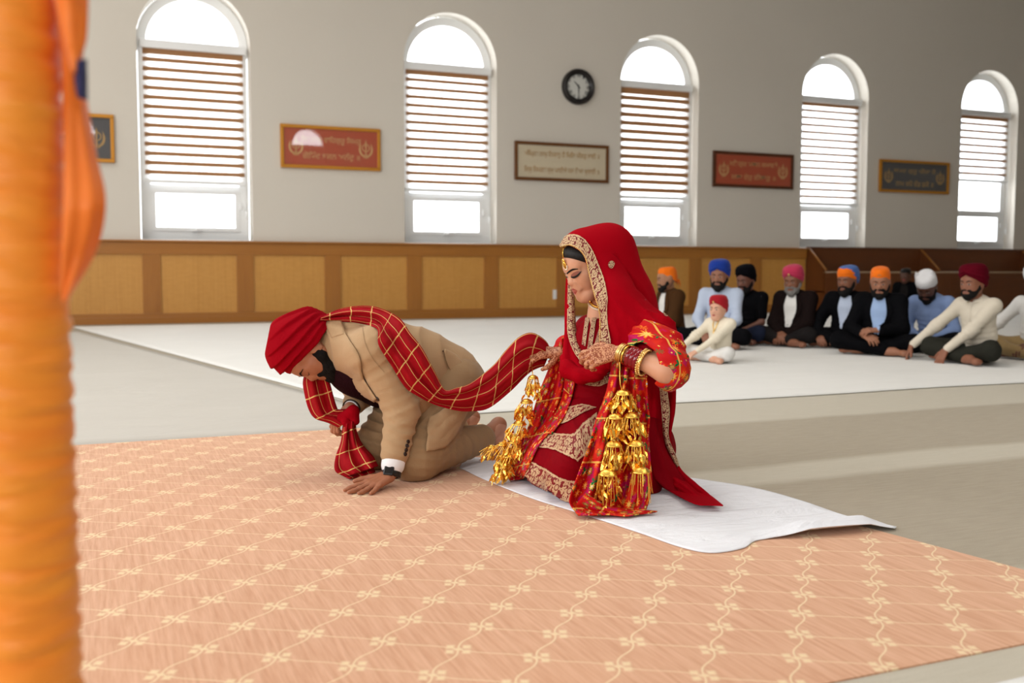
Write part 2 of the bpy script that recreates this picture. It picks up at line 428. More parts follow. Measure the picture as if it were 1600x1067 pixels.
def zari(name, base, gold, wd, beads=True):
    """embroidered band: u runs along it in metres, v across it from 0 to 1"""
    g = G(name, base, .6, spec=.4); u, v, _ = g.xyz(g.co('UV'))
    uu = g.ma('DIVIDE', u, wd); c = g.ma('SUBTRACT', g.ma('FRACT', uu), .5); d = g.ma('SUBTRACT', v, .5)
    r = g.ma('SQRT', g.ma('ADD', g.ma('MULTIPLY', c, c), g.ma('MULTIPLY', d, d))); th = g.ma('ARCTAN2', d, c)
    pe = g.ma('MULTIPLY_ADD', g.ma('COSINE', g.ma('MULTIPLY', th, 6.0)), .07, .27)
    fl = g.ma('MULTIPLY', g.lt(r, pe, None), g.ma('SUBTRACT', 1.0, g.lt(g.ma('ABSOLUTE', g.ma('SUBTRACT', r, .15)), .028)))
    P = g.vec(g.ma('MULTIPLY', uu, 1.0), v, 0.0)
    vo = g.vor(P, 5.5); vi = g.lt(g.ma('ABSOLUTE', g.ma('SUBTRACT', vo, .36)), .17)
    vi = g.ma('MULTIPLY', vi, g.lt(pe, r))
    ed = g.ma('MAXIMUM', g.lt(g.ma('ABSOLUTE', g.ma('SUBTRACT', v, .06)), .035), g.lt(g.ma('ABSOLUTE', g.ma('SUBTRACT', v, .94)), .035))
    f = g.ma('MAXIMUM', g.ma('MAXIMUM', fl, vi), ed)
    f = g.ma('MULTIPLY', f, g.n('MapRange', [g.noise(P, 22, 2), .3, .55, .45, 1.0]))
    g.col(g.mix(f, lin(base), g.mix(g.noise(P, 9, 2), lin(gold), lin(tuple(min(255, int(k*1.12)) for k in gold)))))
    g.put(g.b.inputs['Metallic'], g.ma('MULTIPLY', f, .25)); g.bump(f, .6, .004); return g.m
M['zari'] = zari('zari_border', (112, 8, 20), (216, 190, 148), .035)
M['zari2'] = zari('zari_hem', (128, 14, 22), (210, 180, 140), .05)

# red phulkari shawl: flowers, leaves, spangles and gold lines on scarlet
g = G('phulkari_shawl', (196, 18, 16), .7, spec=.2); U = g.co('UV'); u, v, _ = g.xyz(U)
def stars(sc, rad, k, am, seed):
    q = g.mp(U, (sc, sc, 1), (0, 0, .4), (seed, seed*.7, 0)); pos = g.n('TexVoronoi', {'Vector': q, 'Scale': 1.0, 'Randomness': .55}, out='Position'); cc = g.n('TexVoronoi', {'Vector': q, 'Scale': 1.0, 'Randomness': .55}, out='Color')
    d = g.n('VectorMath', [q, pos], operation='SUBTRACT'); dx, dy, _ = g.xyz(d)
    r = g.n('VectorMath', [d], out='Value', operation='LENGTH'); th = g.ma('ARCTAN2', dy, dx)
    lim = g.ma('MULTIPLY_ADD', g.ma('COSINE', g.ma('MULTIPLY', th, float(k))), am, rad); return r, lim, cc
r, lim, cc = stars(26, .36, 8, .10, 0.0); s_ = g.xyz(cc)
blot = g.noise(U, 9, 3, .6)
base = g.mix(g.n('MapRange', [blot, .50, .64, 0, 1]), lin((190, 8, 12)), lin((224, 52, 16)))
base = g.mix(g.n('MapRange', [g.noise(U, 19, 2), .56, .60, 0, .9]), base, lin((186, 10, 84)))
star = g.lt(r, lim); inner = g.lt(r, g.ma('MULTIPLY', lim, .72)); core = g.lt(r, .1)
rim = g.mix(g.lt(s_[0], .42), lin((236, 120, 24)), lin((16, 112, 56)))
fl = g.mix(inner, rim, g.mix(g.lt(s_[1], .4), lin((238, 196, 100)), lin((240, 142, 46)))); fl = g.mix(core, fl, lin((206, 210, 216)))
base = g.mix(star, base, fl)
r2, l2, c2 = stars(48, .15, 4, .02, 3.1); dots = g.lt(r2, l2); base = g.mix(dots, base, lin((240, 202, 96)))
r3, l3, c3 = stars(21, .20, 3, .12, 7.7); leaf = g.ma('MULTIPLY', g.lt(r3, l3), g.lt(g.xyz(c3)[0], .5)); base = g.mix(leaf, base, lin((10, 106, 52)))
ln = g.lt(g.ma('ABSOLUTE', g.ma('SUBTRACT', g.ma('FRACT', g.ma('MULTIPLY', u, 6.0)), .5)), .018)
base = g.mix(ln, base, lin((232, 176, 84))); g.col(base)
g.bump(g.ma('ADD', g.ma('ADD', dots, star), g.ma('MULTIPLY', g.noise(U, 60, 3), .7)), .45, .004); M['phulkari'] = g.m

# red scarf with a gold ribbon check
g = G('red_check_chiffon', (150, 8, 20), .8, spec=.15); u, v, _ = g.xyz(g.co('UV'))
wv = g.ma('MULTIPLY', g.noise(g.co('UV'), 9, 2), .16)
l1 = g.lt(g.ma('ABSOLUTE', g.ma('SUBTRACT', g.ma('FRACT', g.ma('ADD', g.ma('MULTIPLY', u, 11.0), wv)), .5)), .026, .008)
l2 = g.lt(g.ma('ABSOLUTE', g.ma('SUBTRACT', g.ma('FRACT', g.ma('ADD', g.ma('MULTIPLY', v, 13.0), wv)), .5)), .026, .008)
f = g.ma('MAXIMUM', l1, l2); cr_ = g.noise(g.mp(g.co('UV'), (60, 260, 1)), 1.0, 3)
g.col(g.mix(f, g.mix(g.noise(g.co('UV'), 12, 3), lin((132, 4, 16)), lin((176, 12, 26))), lin((226, 190, 120))))
g.put(g.b.inputs['Metallic'], g.ma('MULTIPLY', f, .4)); g.bump(g.ma('ADD', f, g.ma('MULTIPLY', cr_, .5)), .35, .004); M['check'] = g.m

M['veil'] = fabric('crimson_veil_georgette', (168, 0, 20), .85, .0, .12, 6, .25, 900)
M['dress'] = fabric('deep_red_silk', (138, 2, 18), .75, .0, .14, 7, .3, 900)
M['turban_red'] = fabric('deep_red_turban_cotton', (158, 4, 22), .85, .0, .12, 14, .3, 800)
M['suit'] = fabric('camel_suit_wool', (184, 151, 113), .8, .25, .06, 10, .35, 900)
M['suit_dark'] = fabric('camel_trouser_wool', (164, 133, 97), .8, .25, .06, 9, .4, 900)
M['vest'] = fabric('dark_patterned_waistcoat', (44, 16, 24), .7, .1, .3, 60, .3)
M['shirt'] = fabric('white_shirt_cotton', (240, 240, 242), .7, .1, .03, 12, .25)
M['skinB'] = skin('warm_skin', (216, 162, 130), (202, 144, 112)); M['skinG'] = skin('tan_skin', (176, 116, 84), (158, 100, 72))
M['skinF'] = skin('pink_sole_skin', (206, 156, 130), (186, 130, 106))
g = G('hennaed_skin', (176, 110, 76), .5, spec=.4); v = g.co(); a = g.vor(v, 85); b = g.vor(v, 210)
h = g.ma('MAXIMUM', g.lt(g.ma('ABSOLUTE', g.ma('SUBTRACT', a, .42)), .11), g.lt(b, .24))
g.col(g.mix(h, lin((206, 146, 108)), lin((146, 74, 44)))); M['henna'] = g.m
g = G('orange_wrap_satin', (255, 138, 26), .5, sheen=.3); v = g.co()
f = g.noise(g.mp(v, (3, 3, 26)), 1.0, 4, .6, .6); g.col(g.mix(f, lin((250, 120, 8)), lin((255, 168, 50)))); g.bump(f, .6, .012); M['orange'] = g.m
g = G('orange_flag_satin', (252, 140, 40), .55, sheen=.3); v = g.co(); f = g.noise(v, 5, 3); g.col(g.mix(f, lin((252, 128, 20)), lin((255, 158, 62)))); g.bump(f, .2, .02)
tr = g.n('BsdfTranslucent', {'Color': lin((255, 140, 40))}); sh = g.n('MixShader', [.3, g.b.outputs[0], tr]); g.t.links.new(sh, g.out.inputs[0]); M['flag'] = g.m
M['navy'] = plain('navy_applique', (22, 28, 78), .7)
# ------------------------------------------------------------------ room
D = 16.47
X0, X1, Y0, ZC = -7.0, 27.0, -7.0, 8.2
WIN_X = [1.555, 5.78, 9.95, 14.10, 18.38]; WW, SILL, SPR = 1.69, 1.31, 4.39; DEP = .36
def struct(o): o['kind'] = 'structure'; return o
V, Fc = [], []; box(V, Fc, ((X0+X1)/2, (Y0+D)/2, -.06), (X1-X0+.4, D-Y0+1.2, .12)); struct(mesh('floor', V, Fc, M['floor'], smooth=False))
V, Fc = [], []; box(V, Fc, ((X0+X1)/2, (Y0+D)/2, ZC+.1), (X1-X0+.4, D-Y0+1.2, .2)); struct(mesh('ceiling', V, Fc, M['ceil'], smooth=False))

def wall_with_arches(name, cx, w, sill, spr, xa, xb, flip=1, y=D, top=ZC, dep=DEP):
    """wall with round-headed openings and their white plastered reveals"""
    V, Fc, mi = [], [], []; r = w/2; n = 24
    def quad(a, b, c, d, k):
        o = len(V); V.extend([a, b, c, d]); Fc.append([o, o+1, o+2, o+3]); mi.append(k)
    edges = [xa]+[e for c in cx for e in (c-r, c+r)]+[xb]
    for i in range(0, len(edges), 2): quad((edges[i], y, 0), (edges[i+1], y, 0), (edges[i+1], y, top), (edges[i], y, top), 0)
    for c in cx:
        quad((c-r, y, 0), (c+r, y, 0), (c+r, y, sill), (c-r, y, sill), 0)
        pts = [(c-r*math.cos(t), spr+r*math.sin(t)) for t in np.linspace(0, math.pi, n+1)]
        for a, b in zip(pts[:-1], pts[1:]): quad((a[0], y, a[1]), (b[0], y, b[1]), (b[0], y, top), (a[0], y, top), 0)
        rim = [(c-r, sill)]+pts+[(c+r, sill)]; q = rim+[rim[0]]
        for a, b in zip(q[:-1], q[1:]): quad((a[0], y, a[1]), (b[0], y, b[1]), (b[0], y+flip*dep, b[1]), (a[0], y+flip*dep, a[1]), 1)
    return struct(mesh(name, V, Fc, [M['wall'], M['white']], smooth=False))
wall_with_arches('wall_back', WIN_X, WW, SILL, SPR, X0, X1)
FW = [-4.6, -.4, 3.8, 8.0, 12.2, 16.4]
wall_with_arches('wall_front', FW, 1.25, 1.31, 5.74, X0, X1, -1, Y0)
for c in FW:
    b = empty('zebra_blind', (c, Y0-.2, 5.7), 'closed pale blind in a tall arched front-wall window, ' + ['first', 'second', 'third', 'fourth', 'fifth', 'last'][FW.index(c)] + ' along from the left wall', 'blind', 'closed blinds on the front wall')
    boxo('blind_fabric', (c-.62, Y0-.22, 1.32), (c+.62, Y0-.20, 5.68), M['wall'], b); boxo('head_rail', (c-.62, Y0-.26, 5.66), (c+.62, Y0-.16, 5.76), M['white'], b)
struct(boxo('wall_left', (X0-.2, Y0-.3, 0), (X0, D+.3, ZC), M['wall'])); struct(boxo('wall_right', (X1, Y0-.3, 0), (X1+.2, D+.3, ZC), M['wall']))

# windows: arched light above, zebra blind, opening light below
g = G('window_glass', (255, 255, 255), .02); tr = g.n('BsdfTransparent', {'Color': (1, 1, 1, 1)}); gl = g.n('BsdfGlossy', {'Color': (1, 1, 1, 1), 'Roughness': .02})
g.t.links.new(g.n('MixShader', [.06, tr, gl]), g.out.inputs[0]); M['glass'] = g.m
def transl(name, c, tc, k, tp=0.0):
    g = G(name, c, .8); t = g.n('BsdfTranslucent', {'Color': lin(tc)}); s = g.n('MixShader', [k, g.b.outputs[0], t])
    if tp: s = g.n('MixShader', [tp, s, g.n('BsdfTransparent', {'Color': (1, 1, 1, 1)})])
    g.t.links.new(s, g.out.inputs[0]); return g.m
M['slat'] = transl('brown_blind_band', (172, 130, 90), (196, 150, 106), .22)
M['sheer'] = transl('white_sheer_blind', (245, 245, 245), (255, 255, 255), .6, .25)
YW = D+.30
def arch_ring(V, Fc, c, z, ri, ro, y0, y1, n=28):
    o = len(V)
    for t in np.linspace(0, math.pi, n+1):
        for rr, yy in ((ri, y0), (ro, y0), (ro, y1), (ri, y1)): V.append((c-rr*math.cos(t), yy, z+rr*math.sin(t)))
    for i in range(n):
        a = o+i*4
        for k in range(4): Fc.append([a+k, a+(k+1) % 4, a+4+(k+1) % 4, a+4+k])
BL = [(14, .46, 2.2), (14, .42, 2.2), (13, .55, 2.2), (14, .36, 2.19), (9, .38, 2.82)]
for i, c in enumerate(WIN_X):
    w = empty('window_%d' % (i+1), (c, YW, SILL)); w['kind'] = 'structure'
    h = .79; tz = 2.13
    V, Fc = [], []; arch_ring(V, Fc, c, SPR-.02, .70, .845, YW-.03, YW+.05)
    box(V, Fc, (c, YW, SPR-.09), (2*h+.1, .10, .13)); box(V, Fc, (c, YW, tz), (2*h, .084, .10)); box(V, Fc, (c, YW, SILL+.08), (2*h, .086, .15))
    for s in (-1, 1): box(V, Fc, (c+s*(h-.04), YW, (SILL+SPR)/2), (.15, .09, SPR-SILL))
    mesh('window_frame', V, Fc, M['vinyl'], w, smooth=False)
    V, Fc = [], []
    for s in (-1, 1): box(V, Fc, (c+s*(h-.15), YW-.03, (SILL+.14+tz)/2), (.07, .054, tz-SILL-.16))
    for z in (SILL+.17, tz-.06): box(V, Fc, (c, YW-.03, z), (2*h-.24, .06, .06))
    sash = mesh('opening_sash', V, Fc, M['vinyl'], w, smooth=False)
    V, Fc = [], []; box(V, Fc, (c, YW-.075, SILL+.15), (.14, .04, .03)); box(V, Fc, (c+.02, YW-.10, SILL+.17), (.04, .03, .03)); mesh('latch', V, Fc, M['vinyl'], sash, smooth=False)
    V, Fc = [], []; box(V, Fc, (c+h-.10, YW-.06, SILL+.55), (.035, .05, .10)); mesh('cam_handle', V, Fc, M['vinyl'], sash, smooth=False)
    V = [(c-h+.1, YW+.01, SILL+.1), (c+h-.1, YW+.01, SILL+.1), (c+h-.1, YW+.01, tz), (c-h+.1, YW+.01, tz)]; mesh('pane', V, [[0, 1, 2, 3]], M['glass'], w)
    V = [(c-h+.1, YW+.01, tz), (c+h-.1, YW+.01, tz), (c+h-.1, YW+.01, SPR-.05), (c-h+.1, YW+.01, SPR-.05)]; mesh('pane', V, [[0, 1, 2, 3]], M['glass'], w)
    V = [(c-.72*math.cos(t), YW+.01, SPR-.02+.72*math.sin(t)) for t in np.linspace(0, math.pi, 25)]; mesh('arched_pane', V, [list(range(25))], M['glass'], w)
    boxo('window_sill', (c-WW/2, D-.01, SILL-.035), (c+WW/2, D+.34, SILL), M['white'], w, .006)
    # zebra blind: a thing hung in the window
    nb, fr, zb = BL[i]; bt = SPR-.10; yb = D+.19; bw = .755
    b = empty('zebra_blind', (c, yb, bt), ('brown and white zebra blind, %s window from the left' % ['first and largest', 'second', 'third, beside the clock', 'fourth', 'fifth, drawn only halfway'][i]) if i != 4 else 'brown and white zebra blind drawn only halfway down the rightmost window', 'blind', 'zebra blinds in the arched windows')
    boxo('head_rail', (c-.80, yb-.06, bt-.03), (c+.80, yb+.07, bt+.10), M['vinyl'], b, .012)
    z1 = zb+.05; V = [(c-bw, yb+.015, z1), (c+bw, yb+.015, z1), (c+bw, yb+.015, bt), (c-bw, yb+.015, bt)]; mesh('sheer_panel', V, [[0, 1, 2, 3]], M['sheer'], b)
    pit = (bt-z1-.02)/nb; me = None
    for k in range(nb):
        z = bt-.02-k*pit; th = pit*fr*(1.5 if k == 0 else 1)
        if me is None: o = boxo('slat', (c-bw, yb-.006, z-th), (c+bw, yb, z), M['slat'], b)
        else:
            if k == 1: o = boxo('slat', (c-bw, yb-.006, z-th), (c+bw, yb, z), M['slat'], b); me1 = o
            else: o = me1.copy(); C.objects.link(o); o.location = (0, 0, -(k-1)*pit)
        me = o
    boxo('bottom_rail', (c-bw-.02, yb-.02, zb-.01), (c+bw+.02, yb+.02, zb+.05), M['vinyl'], b, .008)
    V, Fc = [], []
    for s in (.765, .785): tube(V, Fc, [(c+s, yb-.03, bt), (c+s, yb-.03, SILL+.45)], .004, 6)
    tube(V, Fc, [(c+.775, yb-.03, SILL+.47), (c+.775, yb-.03, SILL+.35)], [.02, .012], 8); mesh('pull_cord', V, Fc, M['vinyl'], b)

# wainscot of framed oak panels
w = empty('trim_1', (X0, D, 0)); w['kind'] = 'structure'
xe = 13.40; WH = 1.295
boxo('cap_rail', (X0, D-.10, WH-.03), (xe, D, WH), M['oakH'], w, .008); boxo('top_rail', (X0, D-.06, WH-.22), (xe, D, WH-.03), M['oakH'], w, .004)
boxo('bottom_rail', (X0, D-.06, 0), (xe, D, .16), M['oakH'], w, .004); boxo('baseboard', (X0, D-.08, 0), (xe, D-.06, .10), M['oakH'], w, .004)
st_x = [WL(x, 440, D)[0] for x in (237, 388, 527, 643, 766)]; sp = (st_x[-1]-st_x[0])/4
xs = [st_x[0]+sp*k for k in range(-6, 14) if X0 < st_x[0]+sp*k < xe-.2]
for i, a in enumerate(xs):
    boxo('stile', (a-.13, D-.06, .16), (a+.13, D, WH-.22), M['oakV'], w, .004)
    b = xs[i+1] if i+1 < len(xs) else xe
    boxo('panel', (a+.13, D-.025, .16), (b-(.13 if b < xe else 0), D-.012, WH-.22), M['panel'], w)
o = empty('wall_outlet', WL(868, 460, D-.03), 'small white electrical outlet on the oak panelling', 'outlet'); ox, oy, oz = o.location
boxo('cover_plate', (ox-.055, oy-.006, oz-.085), (ox+.055, oy+.004, oz+.085), M['white'], o, .004)
for dz in (-.04, .04):
    s = boxo('socket', (ox-.03, oy-.009, oz+dz-.026), (ox+.03, oy-.006, oz+dz+.026), M['vinyl'], o, .003)
    V, Fc = [], []
    for q in (-.011, .011): box(V, Fc, (ox+q, oy-.0095, oz+dz), (.004, .002, .014))
    mesh('slot', V, Fc, M['black'], s, smooth=False)

# dark oak bin cabinet with sloped dividers along the wall at the right
k = empty('oak_cabinet', (13.42, D-.4, 0), 'dark oak cabinet with sloped dividers and a pale ledge behind the guests', 'cabinet')
cx0, cx1, yf, zl = 13.42, 26.5, D-.62, .82
boxo('back_panel', (cx0, D-.05, 0), (cx1, D, WH), M['cabH'], k, .004); boxo('front_panel', (cx0, yf, 0), (cx1, yf+.04, zl-.03), M['cabH'], k, .004)
boxo('ledge', (cx0, yf-.02, zl-.03), (cx1, yf+.10, zl), M['ledge'], k, .006); boxo('shelf', (cx0, yf+.04, .40), (cx1, D-.05, .43), M['cabH'], k)
boxo('cap_rail', (cx0, D-.09, WH), (cx1, D, WH+.025), M['cabH'], k, .004)
for a in (cx0, 16.40, 19.42, 22.4, 25.4):
    V = [(a+q, y, z) for q in (0, .05) for y, z in ((yf+.02, 0), (D-.05, 0), (D-.05, WH), (yf+.02, zl+.02))]
    mesh('divider', V, [[0, 1, 2, 3], [7, 6, 5, 4], [0, 4, 5, 1], [1, 5, 6, 2], [2, 6, 7, 3], [3, 7, 4, 0]], M['cabV'], k, smooth=False)
    V, Fc = [], []; tube(V, Fc, [(a+.025, D-.05, WH+.01), (a+.025, yf+.02, zl+.03)], .022, 6); mesh('edge_strip', V, Fc, M['oakH'], k)
for a in (13.6, 16.6, 19.6, 22.6): boxo('recessed_panel', (a+.1, yf-.008, .12), (a+2.5, yf+.0, zl-.12), M['cabH'], k, .004)

# ------------------------------------------------------------------ carpet and cloths on the floor
cp = [(-3.2, 1.585), (2.475, 1.585), (2.41, 2.0), (2.348, 2.41), (2.18, 3.5), (1.93, 5.18), (-3.2, 5.19)]; nc = len(cp)
ca = mesh('peach_carpet', [(x, y, z) for z in (.004, 0) for x, y in cp], [list(range(nc))]+[[k, nc+k, nc+(k+1) % nc, (k+1) % nc] for k in range(nc)], M['carpet'], smooth=False)
tag(ca, 'peach carpet with a cream lattice of blossoms in the foreground', 'carpet')
def cloth(name, poly, z, nu, nv, m, amp, seed, edge=None, sc=3.0):
    """sheet spread on the floor; poly = four corner-to-corner edges given as two opposite polylines"""
    A, B = cr(poly[0], nu), cr(poly[1], nu); s = np.linspace(0, 1, nv)
    P = (A[:, None]*(1-s)[None, :, None]+B[:, None]*s[None, :, None]).reshape(-1, 2)
    Q = np.c_[P, np.zeros(len(P))]; h = vnoise(Q*[1, 1.6, 1], sc, seed)*.5+vnoise(Q*[.5, 2.2, 1], sc*2.6, seed+1)*.3
    f_ = np.minimum(np.minimum(np.arange(nu)[:, None], nu-1-np.arange(nu)[:, None])/7, np.minimum(np.arange(nv), nv-1-np.arange(nv))[None]/7).clip(0, 1).reshape(-1)
    Q[:, 2] = z+amp*(h-h.min())*f_
    if edge is not None: Q[:, 2] += edge(P)
    o = mesh(name, Q, grid(nu, nv), m); solid(o, .0015, 1); return o
o = cloth('floor_sheet', ([(-5.2, 5.19), (-2, 5.185), (1.69, 5.19)], [(-5.2, 16.2), (-2.3, 15.8), (-.2, 14.6)]), .0015, 60, 60, M['sheet2'], .003, 3)
tag(o, 'greyish white sheet spread at the left between peach carpet and panelling', 'sheet')
wob = [(1.66+.14*math.sin(k*2.3)*0+k*1.0, 5.43+.03*math.sin(k*1.9)-.012*k) for k in range(0, 13)]
far = [(-.32, 15.9)]+[(-.32+k*1.45, 15.9+.02*math.sin(k*2.0)) for k in range(1, 13)]
o = cloth('floor_sheet', (wob, far), .005, 130, 90, M['sheet'], .005, 5, sc=2.4)
tag(o, 'broad white cotton sheet the guests sit on, in front of the panelling', 'sheet')
# ------------------------------------------------------------------ people: shared anatomy
def rotm(yaw=0, pitch=0, roll=0):
    """head frame: columns right, forward, up; pitch > 0 bows the head"""
    return np.array(Matrix.Rotation(yaw, 3, 'Z') @ Matrix.Rotation(-pitch, 3, 'X') @ Matrix.Rotation(roll, 3, 'Y'))
def head_groups(c, Rm, s=1.0, fem=0.0, mouth=0.0, ears=True):
    def T(x, y, z): return np.asarray(c)+Rm@(np.array([x, y, z])*s)
    def cn(a, ra, b, rb): return cone(T(*a), ra*s, T(*b), rb*s)
    def el(p, r): return ell(T(*p), np.array(r)*s, Rm)
    jw = .006*fem
    main = [el((0, -.014, .034), (.075, .096, .090)), el((0, .028, -.018), (.060-jw*.6, .060, .082)), el((0, .045, .045), (.055, .045, .045)),
            cn((.050-jw, .006, -.055), .022, (.016, .062, -.096), .019), cn((-.050+jw, .006, -.055), .022, (-.016, .062, -.096), .019),
            cn((-.012, .068, -.094), .018, (.012, .068, -.094), .018),
            cn((.036, .057, -.024), .025, (.030, .052, -.054), .018), cn((-.036, .057, -.024), .025, (-.030, .052, -.054), .018), el((0, .038, -.068), (.045-jw, .040, .036)),
            cn((-.030, .075, .022), .0135, (.030, .075, .022), .0135), cn((0, .080, -.052), .020, (0, .076, -.080), .016)]
    if ears: main += [el((x, -.006, -.008), (.010, .019, .031)) for x in (.074, -.074)]
    fine = [cn((0, .086, .014), .0085, (0, .106, -.024), .0095), cn((0, .106, -.026), .0105, (0, .100, -.032), .009),
            cn((.012, .092, -.032), .0085, (.011, .088, -.030), .008), cn((-.012, .092, -.032), .0085, (-.011, .088, -.030), .008)]
    lips = [cn((-.021, .080, -.059), .004, (-.006, .0925, -.0535), .0062), cn((.021, .080, -.059), .004, (.006, .0925, -.0535), .0062), cn((-.006, .0925, -.0535), .006, (.006, .0925, -.0535), .006),
            cn((-.019, .081, -.061-mouth), .004, (0, .0905, -.0665-mouth), .0074), cn((.019, .081, -.061-mouth), .004, (0, .0905, -.0665-mouth), .0074)]
    eyes = [el((.031, .0735, .001), (.0155, .012, .0125)), el((-.031, .0735, .001), (.0155, .012, .0125))]
    return [(.0135*s, main), (.006*s, fine), (.002*s, lips), (.003*s, eyes)], T
def hand_prims(w, f, n, thumb, s=1.0, curl=(.35, .4, .45, .5), tc=.3, spread=.12):
    """palm, four unequal jointed fingers and a thumb; f = finger direction, n = back of the hand, thumb = +1/-1 side"""
    f = nrm(f); n = nrm(np.asarray(n)-f*(np.asarray(n)@f)); t = np.cross(f, n)*thumb; w = np.asarray(w, float)
    pr = []; L = ((.042, .026, .021), (.046, .029, .022), (.042, .027, .021), (.034, .021, .019)); off = (.031, .0105, -.0105, -.030); fw = (.090, .094, .089, .081)
    for i in range(4):
        k = w+(f*fw[i]+t*off[i])*s; pr.append(cone(w+(f*.012+t*off[i]*.55)*s, .0155*s, k, .0112*s))
        d = nrm(f+t*off[i]/.03*spread); p = k; a = 0
        for j, l in enumerate(L[i]):
            a += curl[i]*(.75, 1.1, .8)[j]; e = d*math.cos(a)-n*math.sin(a); q = p+e*l*s
            pr.append(cone(p, (.0098-.0008*j)*s*(1, 1, .97, .86)[i], q, (.0090-.0010*j)*s*(1, 1, .97, .86)[i])); p = q
    b = w+(f*.022+t*.022)*s; d = nrm(f*.62+t*.72-n*tc*.8); p = b; pr.append(cone(w+f*.02*s, .016*s, b, .0155*s))
    for j, l in enumerate((.042, .033, .026)):
        d = nrm(d+f*.22*j-n*tc*.25-t*tc*.35*j); q = p+d*l*s; pr.append(cone(p, (.0140-.0018*j)*s, q, (.0122-.0018*j)*s)); p = q
    return pr
def elbow(a, w, l1, l2, hint):
    a, w = np.asarray(a, float), np.asarray(w, float); d = w-a; L = min(np.linalg.norm(d), (l1+l2)*.995); u = nrm(d)
    x = (l1*l1-l2*l2+L*L)/(2*L); h = math.sqrt(max(l1*l1-x*x, 0)); v = np.asarray(hint, float); v = nrm(v-u*(v@u))
    return a+u*x+v*h
def turban_geo(T, Rm, s=1.0, kind='pagri', seed=0, layers=6, wide=1.0, tall=1.0, tip=None):
    nu, nv = 84, 44; th = np.linspace(0, 2*math.pi, nu, endpoint=False); sv = np.linspace(0, 1, nv)
    TH, SV = np.meshgrid(th, sv, indexing='ij'); a = np.abs(((TH+math.pi) % (2*math.pi))-math.pi); sg = np.sin(TH)
    r = np.random.default_rng(seed)
    if kind == 'pagri':
        rim = np.interp(a, [0, .35, .9, 1.5, 2.2, math.pi], [.078, .058, .030, -.012, -.040, -.052]); top = .162*tall
        rho = np.interp(SV, [0, .06, .25, .5, .7, .85, .95, 1], [.88, .98, 1.10, 1.06, .90, .62, .34, 0]); rx, ry = .096*wide, .114*wide
        q = SV*layers+.5*np.sin(TH*1.0+seed)+(sg*.35); saw = q-np.floor(q); rid = .040*(np.minimum(saw/.75, (1-saw)/.25)-.5)*np.clip(1.2-SV, 0, 1)*np.minimum(1, SV*12+.2)
    else:
        rim = np.interp(a, [0, .6, 1.2, 1.6, 2.2, math.pi], [.052, .046, .022, .006, -.03, -.055]); top = .134*tall
        rho = np.interp(SV, [0, .05, .3, .55, .75, .9, .97, 1], [.985, 1.01, 1.03, .96, .80, .52, .28, 0]); rx, ry = .081*wide, .103*wide
        rid = .010*np.sin(SV*26+2*np.sin(TH))*np.clip(1-SV, 0, 1)*np.abs(np.sin(TH*1.5))
    z = rim+(top-rim)*np.sin(np.minimum(SV, 1)*math.pi/2)**1.15
    rad = rho*(1+rid+.012*vnoise(np.stack([np.cos(TH), np.sin(TH), SV*2], -1).reshape(-1, 3), 3.2, seed).reshape(TH.shape))
    x = rx*rad*np.sin(TH); y = ry*rad*np.cos(TH)-.012
    if kind == 'pagri': z = z+.012*np.maximum(0, np.cos(TH))*(SV > .3)*(1-SV)
    P = np.stack([x, y, z], -1)
    # rolled lower edge going inside
    inner = P[:, :1].copy(); inner[..., :2] *= .86; inner[..., 2] += .006
    P = np.concatenate([inner, P], 1).reshape(-1, 3)*s
    return np.array([T(*(p/s)) for p in P]), grid(nu, nv+1, True)
FABC = {}
def cloth_mat(name, c, **k):
    if name not in FABC: FABC[name] = fabric(name, c, **k)
    return FABC[name]

